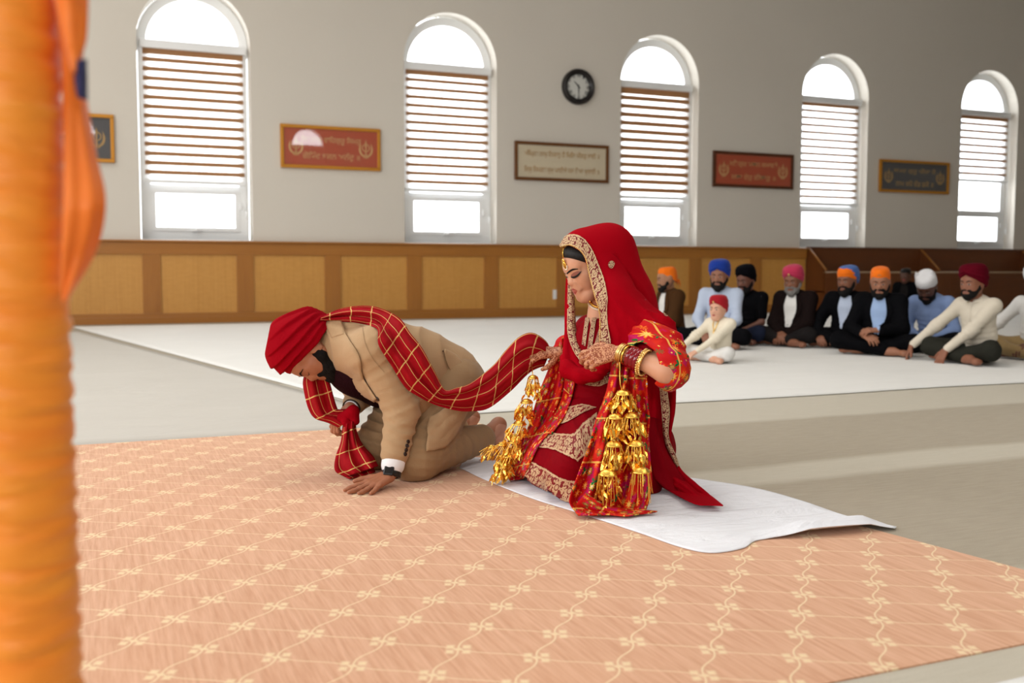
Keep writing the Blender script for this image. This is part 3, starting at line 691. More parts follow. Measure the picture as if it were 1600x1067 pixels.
def guest(px, py, ang, label, turban, top, trousers, jacket=None, sc=1.0, depth=.30, head=(0, 8, 0), lean=0.0, hands=None, beard='beard', bl=1.0, skin_c=(150, 98, 70), tails=None, collar=True, extras=None, back=None, group='guests seated on the white sheet', palm=None, knees=.33, tshirt=False, th=.05):
    base = FL(px, py); d = nrm([base[0], base[1], 0]); base = base+d*depth*sc
    if back is not None: base = np.array(back, float)
    base[2] = .012
    d = nrm([base[0], base[1], 0]); rr = np.array([d[1], -d[0], 0]); a = R(ang); f = -rr*math.sin(a)-d*math.cos(a)
    rz = math.atan2(f[1], f[0])-math.pi/2
    root = empty('person', base, label, 'person', group, rz); S_ = lambda *p: np.array(p, float)*sc
    def obj(name, geo, m, parent=root): return mesh(name, geo[0]*1.0, geo[1], m, parent, world=False)
    ln = R(lean); P = S_(0, 0, .11); Ch = P+S_(0, .02+.30*math.sin(ln), (.29+th)*math.cos(ln)); N = Ch+S_(0, .015+.13*math.sin(ln), .125*math.cos(ln))
    hy, hp, hr = head; H = N+S_(0, .035+.06*math.sin(R(hp))+.10*math.sin(ln), .150-.03*max(0, math.sin(R(hp)-.2))*2)
    Rm = rotm(R(hy), R(hp), R(hr)); hs = sc*1.10 if sc > .9 else sc*1.25
    hg, T = head_groups(H, Rm, hs)
    sh = [N+S_(x, -.012, -.05) for x in (.175, -.175)]
    hands = hands or (S_(.05, .27, .16), S_(-.06, .27, .15)); wr = [np.asarray(h, float) for h in hands]
    arms = []; hp_ = []
    for i, x in enumerate((1, -1)):
        e = elbow(sh[i], wr[i], .29*sc, .255*sc, (x*.8, -.35, -.55)); arms.append([sh[i], e, wr[i]])
        fd = nrm(wr[i]-e); dn = np.array([-x*.25, .25, -.15]); fdir = nrm(fd+dn) if not palm else nrm(fd+np.array(palm[i]))
        hp_ += hand_prims(wr[i], fdir, (x*.3, .3, 1), -x if True else x, sc*(1.05), curl=(.45, .5, .55, .6))
    kn = [S_(x*knees, .27, .135) for x in (1, -1)]; an = [S_(-.13, .33, .055), S_(.15, .25, .06)]; hips = [S_(x*.09, .01, .12) for x in (1, -1)]
    feet = []
    for i, x in enumerate((1, -1)):
        h0 = an[i]; toe = h0+S_(-x*.15, .035*(1 if i == 0 else -1)+.03, -.015)
        feet += [cone(h0+S_(x*.02, 0, -.01), .034*sc, h0+S_(-x*.05, .01, -.004), .033*sc), cone(h0+S_(-x*.05, .01, -.006), .032*sc, toe, .022*sc)]
        for k in range(5): feet.append(cone(toe+S_(0, (k-2)*.012, 0), .012*sc, toe+S_(-x*.03, (k-2)*.014, -.002), .0095*sc))
    skel = [ell(P+S_(0, 0, .04), S_(.13, .10, .10)), cone(P+S_(0, 0, .05), .10*sc, Ch, .10*sc), cone(sh[0], .045*sc, sh[1], .045*sc), cone(Ch, .10*sc, N-S_(0, 0, .03), .06*sc), cone(N-S_(0, .01, .04), .058*sc, H+Rm@S_(0, -.02, -.04), .052*sc)]
    for i in range(2):
        skel += chain(arms[i], [.042*sc, .034*sc, .025*sc])+chain([hips[i], kn[i], an[i]], [.07*sc, .05*sc, .032*sc])
    m_s = cloth_skin(skin_c)
    geo = flesh([(.012, skel+feet)]+hg+[(.004, hp_)], .0082 if sc > .9 else .0068, 2)
    body = obj('body', geo, m_s)
    # trousers
    tr = [ell(P+S_(0, .0, .02), S_(.165, .13, .115))]
    for i in range(2): tr += chain([hips[i], kn[i]], [.094*sc, .078*sc])+chain([kn[i], an[i]-(an[i]-kn[i])*.12], [.076*sc, .052*sc])
    tr[0] = ell(P+S_(0, .0, .01), S_(.165, .14, .118))
    q, fc = flesh([(.02, tr)], .014, 2); Nn = vnormals(q, fc); q = q+Nn*(.008*vnoise(q*[1, 1, 1.5], 26, int(px)))[:, None]; q[:, 2] = np.maximum(q[:, 2], 0.0)
    obj('trousers', (q, fc), trousers)
    def upper(infl, slv, hem, ext=0.0):
        u = [ell(Ch+S_(0, -.005, -.03), S_(.165+infl, .112+infl, .20)), ell(P+S_(0, .02+.06*math.sin(ln), .13), S_(.160+infl, .135+infl, .17)), cone(sh[0]+S_(0, 0, -.004), (.056+infl)*sc, sh[1]+S_(0, 0, -.004), (.056+infl)*sc), cone(Ch, (.10+infl)*sc, N-S_(0, .012, .035), (.052+infl)*sc)]
        if ext: u.append(ell(P+S_(0, .03, .04), S_(.19+ext, .17, .10)))
        for i in range(2):
            w = arms[i][1]+(arms[i][2]-arms[i][1])*slv if slv > 0 else arms[i][0]+(arms[i][1]-arms[i][0])*.75
            u += chain([arms[i][0], arms[i][1], w] if slv > 0 else [arms[i][0], w], [(.062+infl)*sc, (.050+infl)*sc, (.038+infl)*sc] if slv > 0 else [(.064+infl)*sc, (.058+infl)*sc])
        q, fc = flesh([(.02, u)], .013*min(1, sc*1.1), 2); Nn = vnormals(q, fc)
        lst = [(arms[i][1], arms[i][1]-arms[i][0], .045*sc, .011*sc, .11*sc) for i in range(2)]+[(P+S_(0, .1, .14), (0, .2, 1), .05*sc, .010*sc, .16*sc)]
        return folds(q, Nn, lst), fc
    geo = upper(0.0, 0 if tshirt else .93, 0); st = obj('tee_shirt' if tshirt else 'shirt', geo, top); tree = bvh(*geo)
    if jacket is not None:
        geo = upper(.016, .88, 0, .02); jk = obj('jacket', geo, jacket); tree = bvh(*geo)
    def fc_(q):
        h = tree.ray_cast(Vector((q[0], 1.2, q[1])), Vector((0, -1, 0))); return None if h[0] is None else (np.array(h[0]), np.array(h[1]), 0)
    zt = N[2]-.035*sc; zb = P[2]+.10*sc
    if jacket is not None:
        l0 = [(-.055*sc, zt+.02*sc), (-.075*sc, zt-.12*sc), (-.045*sc, zt-.26*sc), (-.03*sc, zb)]; r0 = [(-x, z) for x, z in l0]
        patch('shirt_front', None, l0, r0, 22, 11, .004*sc, top, jk, caster=fc_)
        for e, o_ in ((l0, -1), (r0, 1)):
            out = [(x+o_*w*sc, z) for (x, z), w in zip(e[:3], (.03, .062, .012))]; patch('lapel', None, e[:3], out, 14, 5, .007*sc, jacket, jk, thick=.006, caster=fc_)
    else:
        V, Fc = [], []
        if not tshirt:
            patch('placket', None, [(-.014*sc, zt), (-.014*sc, zb)], [(.014*sc, zt), (.014*sc, zb)], 18, 4, .004*sc, top, st, caster=fc_)
    if collar:
        n = 26; V = []; Fc = grid(n-1, 3)
        for k in range(n-1):
            t = -2.75+5.5*k/(n-2)                           # open at the throat
            for rr_, zz, ff in ((.061, .012, 0), (.072, .034, 0), (.084, .004, .012)):
                p = N+np.array([math.sin(t)*rr_*-1, -math.cos(t)*(rr_*.95)+.012, zz-.025*max(0, -math.cos(t))-.012])*sc; V.append(p)
        solid(mesh('collar', V, Fc, top, st, world=False), .004)
    # features
    def hc(q):
        o = T(q[0], .3, q[1]); dr = Rm@np.array([0, -1.0, 0]); h = ht.ray_cast(Vector(o), Vector(dr)); return None if h[0] is None else (np.array(h[0]), np.array(h[1]), 0)
    ht = bvh(np.array([v.co for v in body.data.vertices]), [list(p.vertices) for p in body.data.polygons])
    for x in (1, -1):
        patch('eyebrow', None, [(x*.012, .022), (x*.032, .031), (x*.052, .023)], [(x*.012, .013), (x*.032, .0235), (x*.053, .020)], 10, 4, .002, M['beard'] if beard != 'none' else M['hair'], body, caster=hc)
        e = patch('eye', None, [(x*.018, .000), (x*.031, .0065), (x*.045, .000)], [(x*.018, -.001), (x*.031, -.0055), (x*.045, -.001)], 8, 5, .0012, M['eyewhite'], body, caster=hc)
        if e: patch('iris', None, [(x*.026, .006), (x*.036, .006)], [(x*.026, -.005), (x*.036, -.005)], 5, 5, .0020, M['iris'], e, caster=hc)
    patch('lips', None, [(-.022, -.058), (0, -.050), (.022, -.058)], [(-.022, -.060), (0, -.072), (.022, -.060)], 10, 6, .0012, M['lipm'] if beard != 'none' else M['lip'], body, caster=hc)
    if beard and beard != 'none':
        def cb(a_, ra, b_, rb): return cone(T(*a_), ra*hs*(1.2 if bl > .5 else 1.06)+.001, T(*b_), rb*hs*(1.16 if bl > .5 else 1.03)+.001)
        L = .020*bl
        bp = []
        for x in (1, -1):
            bp += [cb((x*.068, .010, .005), .012, (x*.060, .024, -.040), .020), cb((x*.060, .024, -.040), .021, (x*.038, .058, -.080-L*.4), .026), cb((x*.038, .058, -.080-L*.4), .026, (0, .078, -.096-L), .030),
                   cb((x*.004, .099, -.0440), .0095, (x*.028, .088, -.053), .0095), cb((x*.028, .088, -.053), .010, (x*.038, .072, -.078), .016)]
        bp.append(cb((-.008, .082, -.090), .019, (.008, .082, -.090), .019))
        q, fc = flesh([(.006, bp)], .0075, 2); q = q+vnormals(q, fc)*(.003*vnoise(q, 120, int(px)))[:, None]; obj('beard', (q, fc), M[beard])
    if turban:
        kind, tm, sd = turban[:3]; kw = turban[3] if len(turban) > 3 else {}
        q, fc = turban_geo(T, Rm, hs, kind, sd, **kw); tb = obj('turban' if kind == 'pagri' else 'head_wrap', (q, fc), tm)
        if tails:
            V, Fc = [], []
            for t in tails:
                A = cr([T(*p) for p in t], 10); V0 = []
                for i, p in enumerate(A):
                    w_ = .012+.022*i/9
                    for j in range(4): V0.append(p+Rm@np.array([(j-1.5)*.2*w_, .006*math.sin(j*2+i), (j-1.5)*.6*w_]))
                o_ = len(V); V += V0; Fc += [[o_+k for k in f_] for f_ in grid(10, 4)]
            solid(mesh('knot_tail', V, Fc, tm, tb, world=False), .004)
    if extras: extras(root, T, Rm, hs, arms, N, P, sc, tree, tb if turban else None)
    return root
SK = {}
def cloth_skin(c):
    if c not in SK: SK[c] = skin('skin', c)
    return SK[c]
# ------------------------------------------------------------------ the guests
NAVYB = cloth_mat('black_suit_wool', (12, 12, 15)); BLK = cloth_mat('black_cotton', (13, 13, 16)); CHAR = cloth_mat('charcoal_wool', (34, 31, 31)); BRN = cloth_mat('brown_tweed', (74, 48, 26))
DKBR = cloth_mat('dark_brown_suit', (28, 19, 18)); WHT = cloth_mat('white_cotton_shirt', (232, 230, 226)); LBL = cloth_mat('pale_blue_shirt', (188, 200, 222)); BLU = cloth_mat('sky_blue_shirt', (160, 186, 226)); CBL = cloth_mat('chambray_shirt', (128, 150, 194))
IVO = cloth_mat('ivory_kurta', (238, 228, 206)); CRM = cloth_mat('cream_shirt', (222, 212, 194)); JEAN = cloth_mat('dark_jeans', (36, 42, 62)); KHA = cloth_mat('khaki_trousers', (150, 124, 82)); GRN = cloth_mat('dark_olive_trousers', (46, 46, 40)); IVT = cloth_mat('white_churidar', (232, 230, 226))
ORT = cloth_mat('orange_head_cotton', (248, 118, 8)); BLT = cloth_mat('royal_blue_turban', (16, 54, 150)); BKT = cloth_mat('black_turban', (12, 12, 17)); RDT = cloth_mat('red_turban', (168, 14, 32)); PKT = cloth_mat('rose_turban', (196, 52, 88)); SBT = cloth_mat('slate_blue_turban', (76, 110, 176)); WHTT = cloth_mat('white_head_cotton', (226, 226, 228)); MRT = cloth_mat('maroon_turban', (92, 8, 26))
def pin(root, T, Rm, hs, arms, N, P, sc, tree, tb):
    V, Fc = [], []
    for i, t in enumerate(np.linspace(0, math.pi, 7)):
        for k in range(10): V.append(T(.011*math.sin(t)*math.cos(k*.628), .107+.006*math.sin(t)*0, .086-.011*math.cos(t))+Rm@np.array([.006*math.sin(t)*math.sin(k*.628)*0, .005*math.sin(t)*math.sin(k*.628)+.008, 0]))
    mesh('turban_pin', V, grid(7, 10), M['gold2'], tb, world=False)
def watch(root, T, Rm, hs, arms, N, P, sc, tree, tb):
    e, w = arms[1][1], arms[1][2]; d = nrm(w-e); s = nrm(np.cross(d, [0, 0, 1])); u = np.cross(s, d); V = []; c = w-d*.012
    for i in range(18):
        t = i*2*math.pi/18
        for h, r in ((-.012, .033), (-.012, .038), (.012, .038), (.012, .033)): V.append(c+d*h+(s*math.cos(t)+u*math.sin(t))*r)
    wt = mesh('wrist_watch', V, [[i*4+k, ((i+1) % 18)*4+k, ((i+1) % 18)*4+(k+1) % 4, i*4+(k+1) % 4] for i in range(18) for k in range(4)], M['black'], root, world=False)
    khanda_dot(T, Rm, tb)
def khanda_dot(T, Rm, tb):
    V, Fc = [], []
    for x in (-.011, 0, .011): box(V, Fc, T(x, .094, .088-abs(x)*.4), (.005, .012, .020 if x == 0 else .014), Rm)
    mesh('emblem', V, Fc, KHA, tb, world=False, smooth=False)
def necklace(root, T, Rm, hs, arms, N, P, sc, tree, tb):
    pin(root, T, Rm, hs, arms, N, P, sc, tree, tb)
    pts = []
    for x, z in ((-.045, .02), (-.035, -.06), (-.012, -.13), (0, -.15), (.012, -.13), (.035, -.06), (.045, .02)):
        h = tree.ray_cast(Vector((x*sc, 1.2, N[2]+z*sc)), Vector((0, -1, 0)))
        if h[0] is not None: pts.append(np.array(h[0])+[0, .006, 0])
    V, Fc = [], []; tube(V, Fc, cr(pts, 30), .006, 6); tube(V, Fc, [pts[len(pts)//2]+[0, .002, .0], pts[len(pts)//2]+[0, .002, -.07]], [.010, .006], 6); mesh('gold_necklace', V, Fc, M['gold2'], root, world=False)
guest(1050, 536, 62, 'man in an orange head wrap and brown blazer just behind the bride', ('patka', ORT, 1), WHT, BLK, BRN, head=(-6, 6, 0), tails=[[(.0, -.112, -.02), (-.012, -.135, -.035), (.01, -.145, -.075)], [(0, -.112, -.02), (.03, -.13, -.04), (.05, -.13, -.06)]], bl=.3, skin_c=(168, 118, 88))
guest(1126, 547, 18, 'man in a royal blue turban and pale blue shirt behind the child', ('pagri', BLT, 2, {'wide': 1.02}), LBL, BLK, head=(4, 8, 0), bl=.9, th=.10, skin_c=(150, 100, 76), hands=((.10, .30, .17), (-.08, .28, .15)))
guest(1170, 541, 32, 'man in a black turban and black tee shirt behind the blue turban', ('pagri', BKT, 3, {'wide': .96}), BLK, JEAN, head=(0, 14, 0), bl=1.0, skin_c=(118, 74, 58), tshirt=True, collar=False, knees=.28, depth=.36)
guest(1126, 569, 38, 'small child in a red turban and ivory kurta', ('pagri', RDT, 4, {'wide': .98, 'layers': 5}), IVO, IVT, sc=.66, head=(10, 2, 0), beard='none', skin_c=(222, 168, 140), hands=((.20, .34, .12), (.02, .33, .10)), extras=necklace)
guest(1243, 544, 28, 'grey-bearded man in a rose pink turban and dark suit', ('pagri', PKT, 5, {'wide': 1.0, 'tall': .97}), WHT, CHAR, DKBR, head=(8, 14, 0), beard='greybeard', bl=.9, skin_c=(138, 88, 64), hands=((.045, .29, .15), (-.05, .29, .14)), knees=.29, extras=pin)
def under(root, T, Rm, hs, arms, N, P, sc, tree, tb):
    q, fc = turban_geo(T, Rm, hs, 'pagri', 12, wide=.93, tall=.90); q2 = q+Rm@np.array([-.002, -.020, .002]); mesh('inner_turban', q2, fc, SBT, tb, world=False)
guest(1325, 549, 18, 'man in an orange wrap over a slate blue turban and black suit', ('patka', ORT, 6, {'wide': 1.12, 'tall': 1.03}), LBL, NAVYB, NAVYB, head=(-10, 8, 0), bl=1.2, skin_c=(138, 88, 64), hands=((.22, .30, .15), (-.04, .27, .15)), extras=under, knees=.27, depth=.44)
guest(1374, 558, 8, 'man in a bright orange head wrap, black blazer and sky blue shirt', ('patka', ORT, 7, {'wide': 1.04}), BLU, NAVYB, NAVYB, head=(4, 14, 0), bl=.9, skin_c=(160, 108, 82), hands=((.11, .31, .20), (-.03, .30, .25)), extras=watch, palm=((-.6, .3, -.1), (.9, .1, .1)), knees=.35)
guest(0, 0, 20, 'dark-haired person in black sitting far back against the cabinet', None, CHAR, BLK, BLK, back=(WL(1416, 470, 14.9)[0], 14.9, .02), head=(4, 6, 0), beard='none', skin_c=(92, 58, 44), extras=lambda root, T, Rm, hs, *a: mesh('hair', *turban_geo(T, Rm, hs, 'patka', 3, wide=1.03, tall=1.0), M['hair'], root, world=False))
def peaks(root, T, Rm, hs, arms, N, P, sc, tree, tb):
    V, Fc = [], []
    for x, y in ((.055, -.01), (-.05, -.02)):
        o = len(V); n = 10
        for k, (r_, z) in enumerate(((.040, .085), (.030, .115), (.016, .140), (.002, .162))):
            for i in range(n): V.append(T(x*(1+.12*k)+r_*math.cos(i*.628), y+r_*math.sin(i*.628)*.7, z))
        Fc += [[o+k for k in f] for f in [[a*n+j, a*n+(j+1) % n, (a+1)*n+(j+1) % n, (a+1)*n+j] for a in range(3) for j in range(n)]]
    mesh('tied_corner', V, Fc, WHTT, tb, world=False)
guest(1462, 556, 26, 'man in a white head cloth and chambray shirt looking down', ('patka', WHTT, 8, {'wide': 1.10, 'tall': 1.0}), CBL, BLK, head=(12, 42, 0), lean=14, bl=1.0, skin_c=(96, 60, 46), extras=peaks, depth=.42)
guest(1532, 572, 40, 'man in a maroon turban and cream shirt leaning on his knee', ('pagri', MRT, 9, {'wide': 1.03}), CRM, GRN, head=(6, 6, 0), bl=.35, skin_c=(146, 94, 70), hands=((.47, .36, .13), (.04, .40, .12)), palm=((0, 0, -.9), (0, .1, -.9)), lean=6)
guest(1622, 566, 30, 'person with a grey-white sleeve and khaki trousers cut off at the right edge', ('pagri', WHTT, 10), WHT, KHA, head=(0, 6, 0), bl=.6, skin_c=(110, 70, 52), hands=((.36, .30, .22), (-.08, .28, .15)))
# ------------------------------------------------------------------ the groom on his hands and knees
def V3(r, f, u): return GR*r+GF*f+GU*u
gb = FL(650, 750); groom = empty('person', (gb[0], gb[1], .006), 'bearded man in a tan suit and deep red turban bowing on hands and knees', 'person')
GFc = nrm(V3(-.72, -.69, 0)); GRt = nrm(V3(-.69, .72, 0))                 # his facing direction and his right
LH = J(601, 757, 3.83); LH[2] = .030; LW = J(612, 738, 3.89)
kL = J(648, 738, 4.03); kL[2] = .085; kR = J(586, 722, 4.26); kR[2] = .085
hipL = J(708, 604, 4.24); hipR = J(664, 588, 4.42); hipC = (hipL+hipR)/2
shL = J(585, 548, 3.96); shR = J(502, 545, 4.22)
chest = J(576, 560, 4.14); neck = J(524, 527, 4.13); Hc = J(484, 550, 4.08)
elL = J(628, 642, 3.97); wrR = J(548, 637, 4.20); elR = J(568, 612, 4.33)
ankL = J(756, 684, 4.36); ankR = J(716, 668, 4.62)
# head frame: crown to the left, face down
hu = nrm(V3(-.92, -.20, .16)); hf = nrm(V3(-.14, -.32, -.94)); hf = nrm(hf-hu*(hf@hu)); hr = np.cross(hf, hu); HM = np.stack([hr, hf, hu], 1)
hg, T = head_groups(Hc, HM, 1.0)
def foot(a, heel, ball, toe, s=1.0, wd=None):
    wd = nrm(np.cross(ball-heel, a-ball)) if wd is None else wd
    pr = [cone(a, .036*s, heel, .034*s), cone(heel, .033*s, (heel+ball)/2, .034*s), cone((heel+ball)/2+wd*.012, .030*s, ball+wd*.022, .024*s), cone((heel+ball)/2-wd*.012, .030*s, ball-wd*.026, .021*s)]
    d = nrm(toe-ball)
    for k, l in zip((-1.6, -.75, 0, .75, 1.5), (.030, .036, .042, .046, .052)):
        b = ball+wd*k*.017; pr.append(cone(b, .014*s, b+d*l, (.011 if k < 1.2 else .014)*s))
    return pr
htL = J(779, 664, 4.47); blL = J(770, 716, 4.42); tL = J(752, 728, 4.36); htR = J(738, 652, 4.72); blR = J(716, 690, 4.70); tR = J(704, 696, 4.62)
hand_L = hand_prims(LW+V3(-.006, -.01, -.012), V3(-.56, -.70, -.16), (0, -.1, 1), 1, 1.04, curl=(.05, .06, .08, .12), tc=.05, spread=.3)
for i, p in enumerate(hand_L):                                            # palm flat on the carpet
    q = [p[0], p[1].copy(), p[2], p[3].copy(), p[4]]
    for k, r in ((1, 2), (3, 4)): q[k][2] = max(min(q[k][2], .055), q[r]+.006)
    hand_L[i] = tuple(q)
hand_R = hand_prims(wrR, V3(-.66, .0, -.62), V3(-.6, -.5, .62), 1, 1.0, curl=(.8, .9, 1.0, 1.05), tc=.5)
sk = [cone(hipC, .13, chest, .13), cone(shL, .055, shR, .055), cone(chest, .13, neck, .065), cone(neck, .062, Hc+HM@np.array([0, -.02, -.045]), .056)]
sk += chain([shL, elL, LW], [.05, .04, .027])+chain([shR, elR, wrR], [.05, .04, .027])+chain([hipL, kL, ankL], [.09, .062, .038])+chain([hipR, kR, ankR], [.09, .062, .038])
geo = flesh([(.012, sk)]+hg+[(.003, hand_L)]+[(.003, hand_R)]+[(.006, foot(ankL, htL, blL, tL)+foot(ankR, htR, blR, tR))], .0042, 2)
hm_ = np.clip(1-(np.linalg.norm(geo[0]-Hc-hf*.03, axis=1)-.10)/.03, 0, 1); geo = (relax(geo[0], geo[1], 5, .5, hm_), geo[1])
gbody = mesh('body', geo[0], geo[1], [M['skinG'], M['skinF']], groom)
cen = geo[0][np.asarray(geo[1])].mean(1); me = gbody.data
sole = (np.minimum(np.linalg.norm(cen-(htL+blL)/2, axis=1), np.linalg.norm(cen-(htR+blR)/2, axis=1)) < .085)
me.polygons.foreach_set('material_index', sole.astype(np.int32)); GB = bvh(*geo)
# trousers
tp = [ell(hipC+V3(.01, 0, -.02), (.20, .19, .17))]
for h, k, a in ((hipL, kL, ankL), (hipR, kR, ankR)): tp += chain([h, k], [.125, .092])+chain([k, a-(a-k)*.04], [.088, .062])
q, fc = flesh([(.018, tp)], .0075, 2); N_ = vnormals(q, fc)
q = folds(q, N_, [(kL+V3(.04, 0, .06), V3(.35, 0, 1), .035, .010, .12), (kR+V3(.03, 0, .08), V3(.3, 0, 1), .04, .012, .14), ((kL+ankL)/2, ankL-kL, .05, .006, .16), (J(690, 665, 4.1), V3(.6, 0, -.8), .04, .010, .10), (ankL, ankL-kL, .022, .005, .07)])
q[:, 2] = np.maximum(q[:, 2], .007)
gtr = mesh('trousers', q, fc, M['suit_dark'], groom); TB = bvh(q, fc)
# waistcoat and shirt under the open jacket
wv = [ell(J(566, 570, 4.16), (.15, .15, .135)), cone(J(545, 545, 4.16), .11, J(600, 590, 4.24), .13), cone(J(520, 540, 4.14), .058, J(548, 552, 4.14), .09)]
geo = flesh([(.02, wv)], .008, 2); mesh('waistcoat', geo[0], geo[1], M['vest'], groom)
geo = flesh([(.01, [cone(neck, .070, J(512, 532, 4.12), .068)])], .007, 2); mesh('shirt_collar', geo[0], geo[1], M['shirt'], groom)
# jacket: back, chest, skirts and both sleeves
jp = [cone(J(545, 540, 4.15), .125, J(600, 560, 4.18), .150), cone(J(600, 560, 4.18), .150, J(650, 572, 4.24), .150), cone(J(650, 572, 4.24), .150, J(694, 592, 4.32), .150),
      cone(J(700, 596, 4.30), .135, J(690, 640, 4.22), .115), cone(shL, .085, shR, .08), cone(shL, .088, J(610, 565, 4.02), .10), cone(J(535, 528, 4.14), .085, J(520, 526, 4.13), .072), cone(J(600, 590, 4.06), .10, J(640, 610, 4.08), .11)]
slv = chain([shL, elL, LW+(elL-LW)*.30], [.088, .068, .056])+chain([shR, elR, wrR+(elR-wrR)*.30], [.085, .062, .050])
q, fc = flesh([(.022, jp), (.010, slv)], .0072, 2); N_ = vnormals(q, fc)
q = folds(q, N_, [(J(600, 560, 3.95), V3(.6, 0, -.8), .045, .012, .10), (elL, elL-shL, .045, .008, .10), (J(615, 690, 3.92), V3(.4, 0, 1), .04, .007, .09), (J(660, 560, 4.1), V3(1, 0, .3), .07, .009, .16), (J(545, 520, 4.05), V3(.5, 0, .8), .05, .006, .08), (J(720, 590, 4.25), V3(.7, .2, -.6), .06, .007, .12)])
gjk = mesh('jacket', q, fc, M['suit'], groom); JB = bvh(q, fc)
bs = [JB]
patch('lapel', bs, [(508, 507), (518, 541), (525, 572), (545, 602), (586, 626)], [(531, 507), (548, 532), (563, 557), (569, 588), (590, 622)], 40, 10, .007, M['suit'], gjk, bulge=.003, thick=.004)
patch('collar', bs, [(509, 503), (513, 515), (520, 530)], [(535, 503), (537, 512), (540, 524)], 14, 8, .009, M['suit'], gjk, bulge=.004, thick=.004)
patch('shoulder_seam', bs, [(566, 512), (570, 535), (582, 560), (600, 582)], [(567.2, 512), (571.3, 535), (583.3, 560), (601, 581)], 20, 3, .0015, M['suit_dark'], gjk)
patch('back_vent', bs, [(690, 549), (712, 562), (728, 580), (734, 592)], [(692, 547.5), (714, 560), (730, 578), (735.5, 590)], 18, 3, .003, M['vest'], gjk)
patch('vent_flap', bs, [(691, 549), (700, 575), (722, 600)], [(692, 546), (716, 560), (735, 594)], 14, 10, .008, M['suit'], gjk, bulge=.002, thick=.004)
patch('jacket_skirt', [TB, JB], [(670, 652), (690, 642), (716, 620), (736, 596)], [(664, 704), (681, 703), (701, 690), (722, 654), (738, 612)], 30, 14, .010, M['suit'], gjk, bulge=.004, thick=.005)
V, Fc = [], []
def button(b, x, y, r, par, m):
    h = cast(b, x, y)
    if h is None: return None
    n = h[1]*(1 if h[1]@nrm(ray(x, y)) < 0 else -1); s = nrm(np.cross(n, [0, 0, 1])); u = np.cross(s, n); V, Fc = [], []
    for k, (rr, hh) in enumerate(((1, -.001), (1, .003), (.8, .0045), (.55, .0030), (.1, .0030))):
        for j in range(10): a = j*.6283; V.append(h[0]+n*hh+(s*math.cos(a)+u*math.sin(a))*rr*r)
    Fc = [[k*10+j, k*10+(j+1) % 10, (k+1)*10+(j+1) % 10, (k+1)*10+j] for k in range(4) for j in range(10)]
    return mesh('button', V, Fc, m, par)
hb = plain('brown_horn_button', (40, 24, 18), .3)
for x, y in ((637.5, 690), (636, 696.5), (634.5, 703), (633, 709.5)): button(bs, x, y, .0085, gjk, hb)
button(bs, 590, 623, .010, gjk, hb)
# cuffs, watch, bangle
def ringband(name, c, d, r0, r1, h, m, par, n=26, ov=1.0):
    d = nrm(d); s = nrm(np.cross(d, [.2, .1, .95])); u = np.cross(s, d); V = []
    for i in range(n):
        t = i*2*math.pi/n
        for hh, r in ((-h/2, r0), (-h/2*.8, r1), (h/2*.8, r1), (h/2, r0)): V.append(c+d*hh+(s*math.cos(t)+u*math.sin(t)*ov)*r)
    return mesh(name, V, [[i*4+k, ((i+1) % n)*4+k, ((i+1) % n)*4+(k+1) % 4, i*4+(k+1) % 4] for i in range(n) for k in range(4)], m, par)
dl = LW-elL; cw = LW-nrm(dl)*.030
geo = flesh([(.004, [cone(cw-nrm(dl)*.05, .046, cw, .046)])], .005, 2); mesh('shirt_cuff', geo[0], geo[1], M['shirt'], groom)
wt = ringband('wrist_watch', LW+nrm(dl)*.004, dl, .030, .0375, .030, M['black'], groom)
h = cast([GB], 612, 741); wn = nrm(V3(-.15, -.80, .5)); ws = nrm(np.cross(wn, dl)); wm = np.stack([ws, nrm(np.cross(ws, wn)), wn], 1); wc = LW+nrm(dl)*.004+wn*.037
V, Fc = [], []; box(V, Fc, wc, (.040, .042, .011), wm); o = mesh('watch_case', V, Fc, M['black'], wt, smooth=False); b = o.modifiers.new('bevel', 'BEVEL'); b.width = .004; b.segments = 2
V, Fc = [], []; box(V, Fc, wc+wn*.0055, (.028, .026, .003), wm); mesh('watch_screen', V, Fc, M['darkglass'], wt, smooth=False)
dr = wrR-elR; geo = flesh([(.004, [cone(wrR-nrm(dr)*.07, .043, wrR-nrm(dr)*.035, .043)])], .005, 2); mesh('shirt_cuff', geo[0], geo[1], M['shirt'], groom)
ringband('steel_bangle', wrR-nrm(dr)*.008+V3(0, 0, -.004), dr, .036, .040, .007, plain('dark_steel', (70, 68, 66), .3, 1.0), groom)
# beard, brows, turban
def cb(a_, ra, b_, rb): return cone(T(*a_), ra*1.16, T(*b_), rb*1.14)
bp = []
for x in (1, -1): bp += [cb((x*.068, .004, .0), .012, (x*.062, .018, -.042), .020), cb((x*.062, .018, -.042), .021, (x*.036, .054, -.086), .027), cb((x*.036, .054, -.086), .027, (0, .074, -.102), .030), cb((x*.005, .097, -.0450), .0085, (x*.027, .086, -.052), .0085), cb((x*.027, .086, -.052), .009, (x*.036, .070, -.078), .013)]
bp.append(cb((-.006, .080, -.088), .017, (.006, .080, -.088), .017))
q, fc = flesh([(.006, bp)], .0045, 2); q = q+vnormals(q, fc)*(.0022*vnoise(q, 260, 3))[:, None]; mesh('beard', q, fc, M['beard'], groom)
def headcast(q):
    o = T(q[0], .3, q[1]); h = GB.ray_cast(Vector(o), Vector(-hf)); return None if h[0] is None else (np.array(h[0])-base_of(gbody), np.array(h[1]), 0)
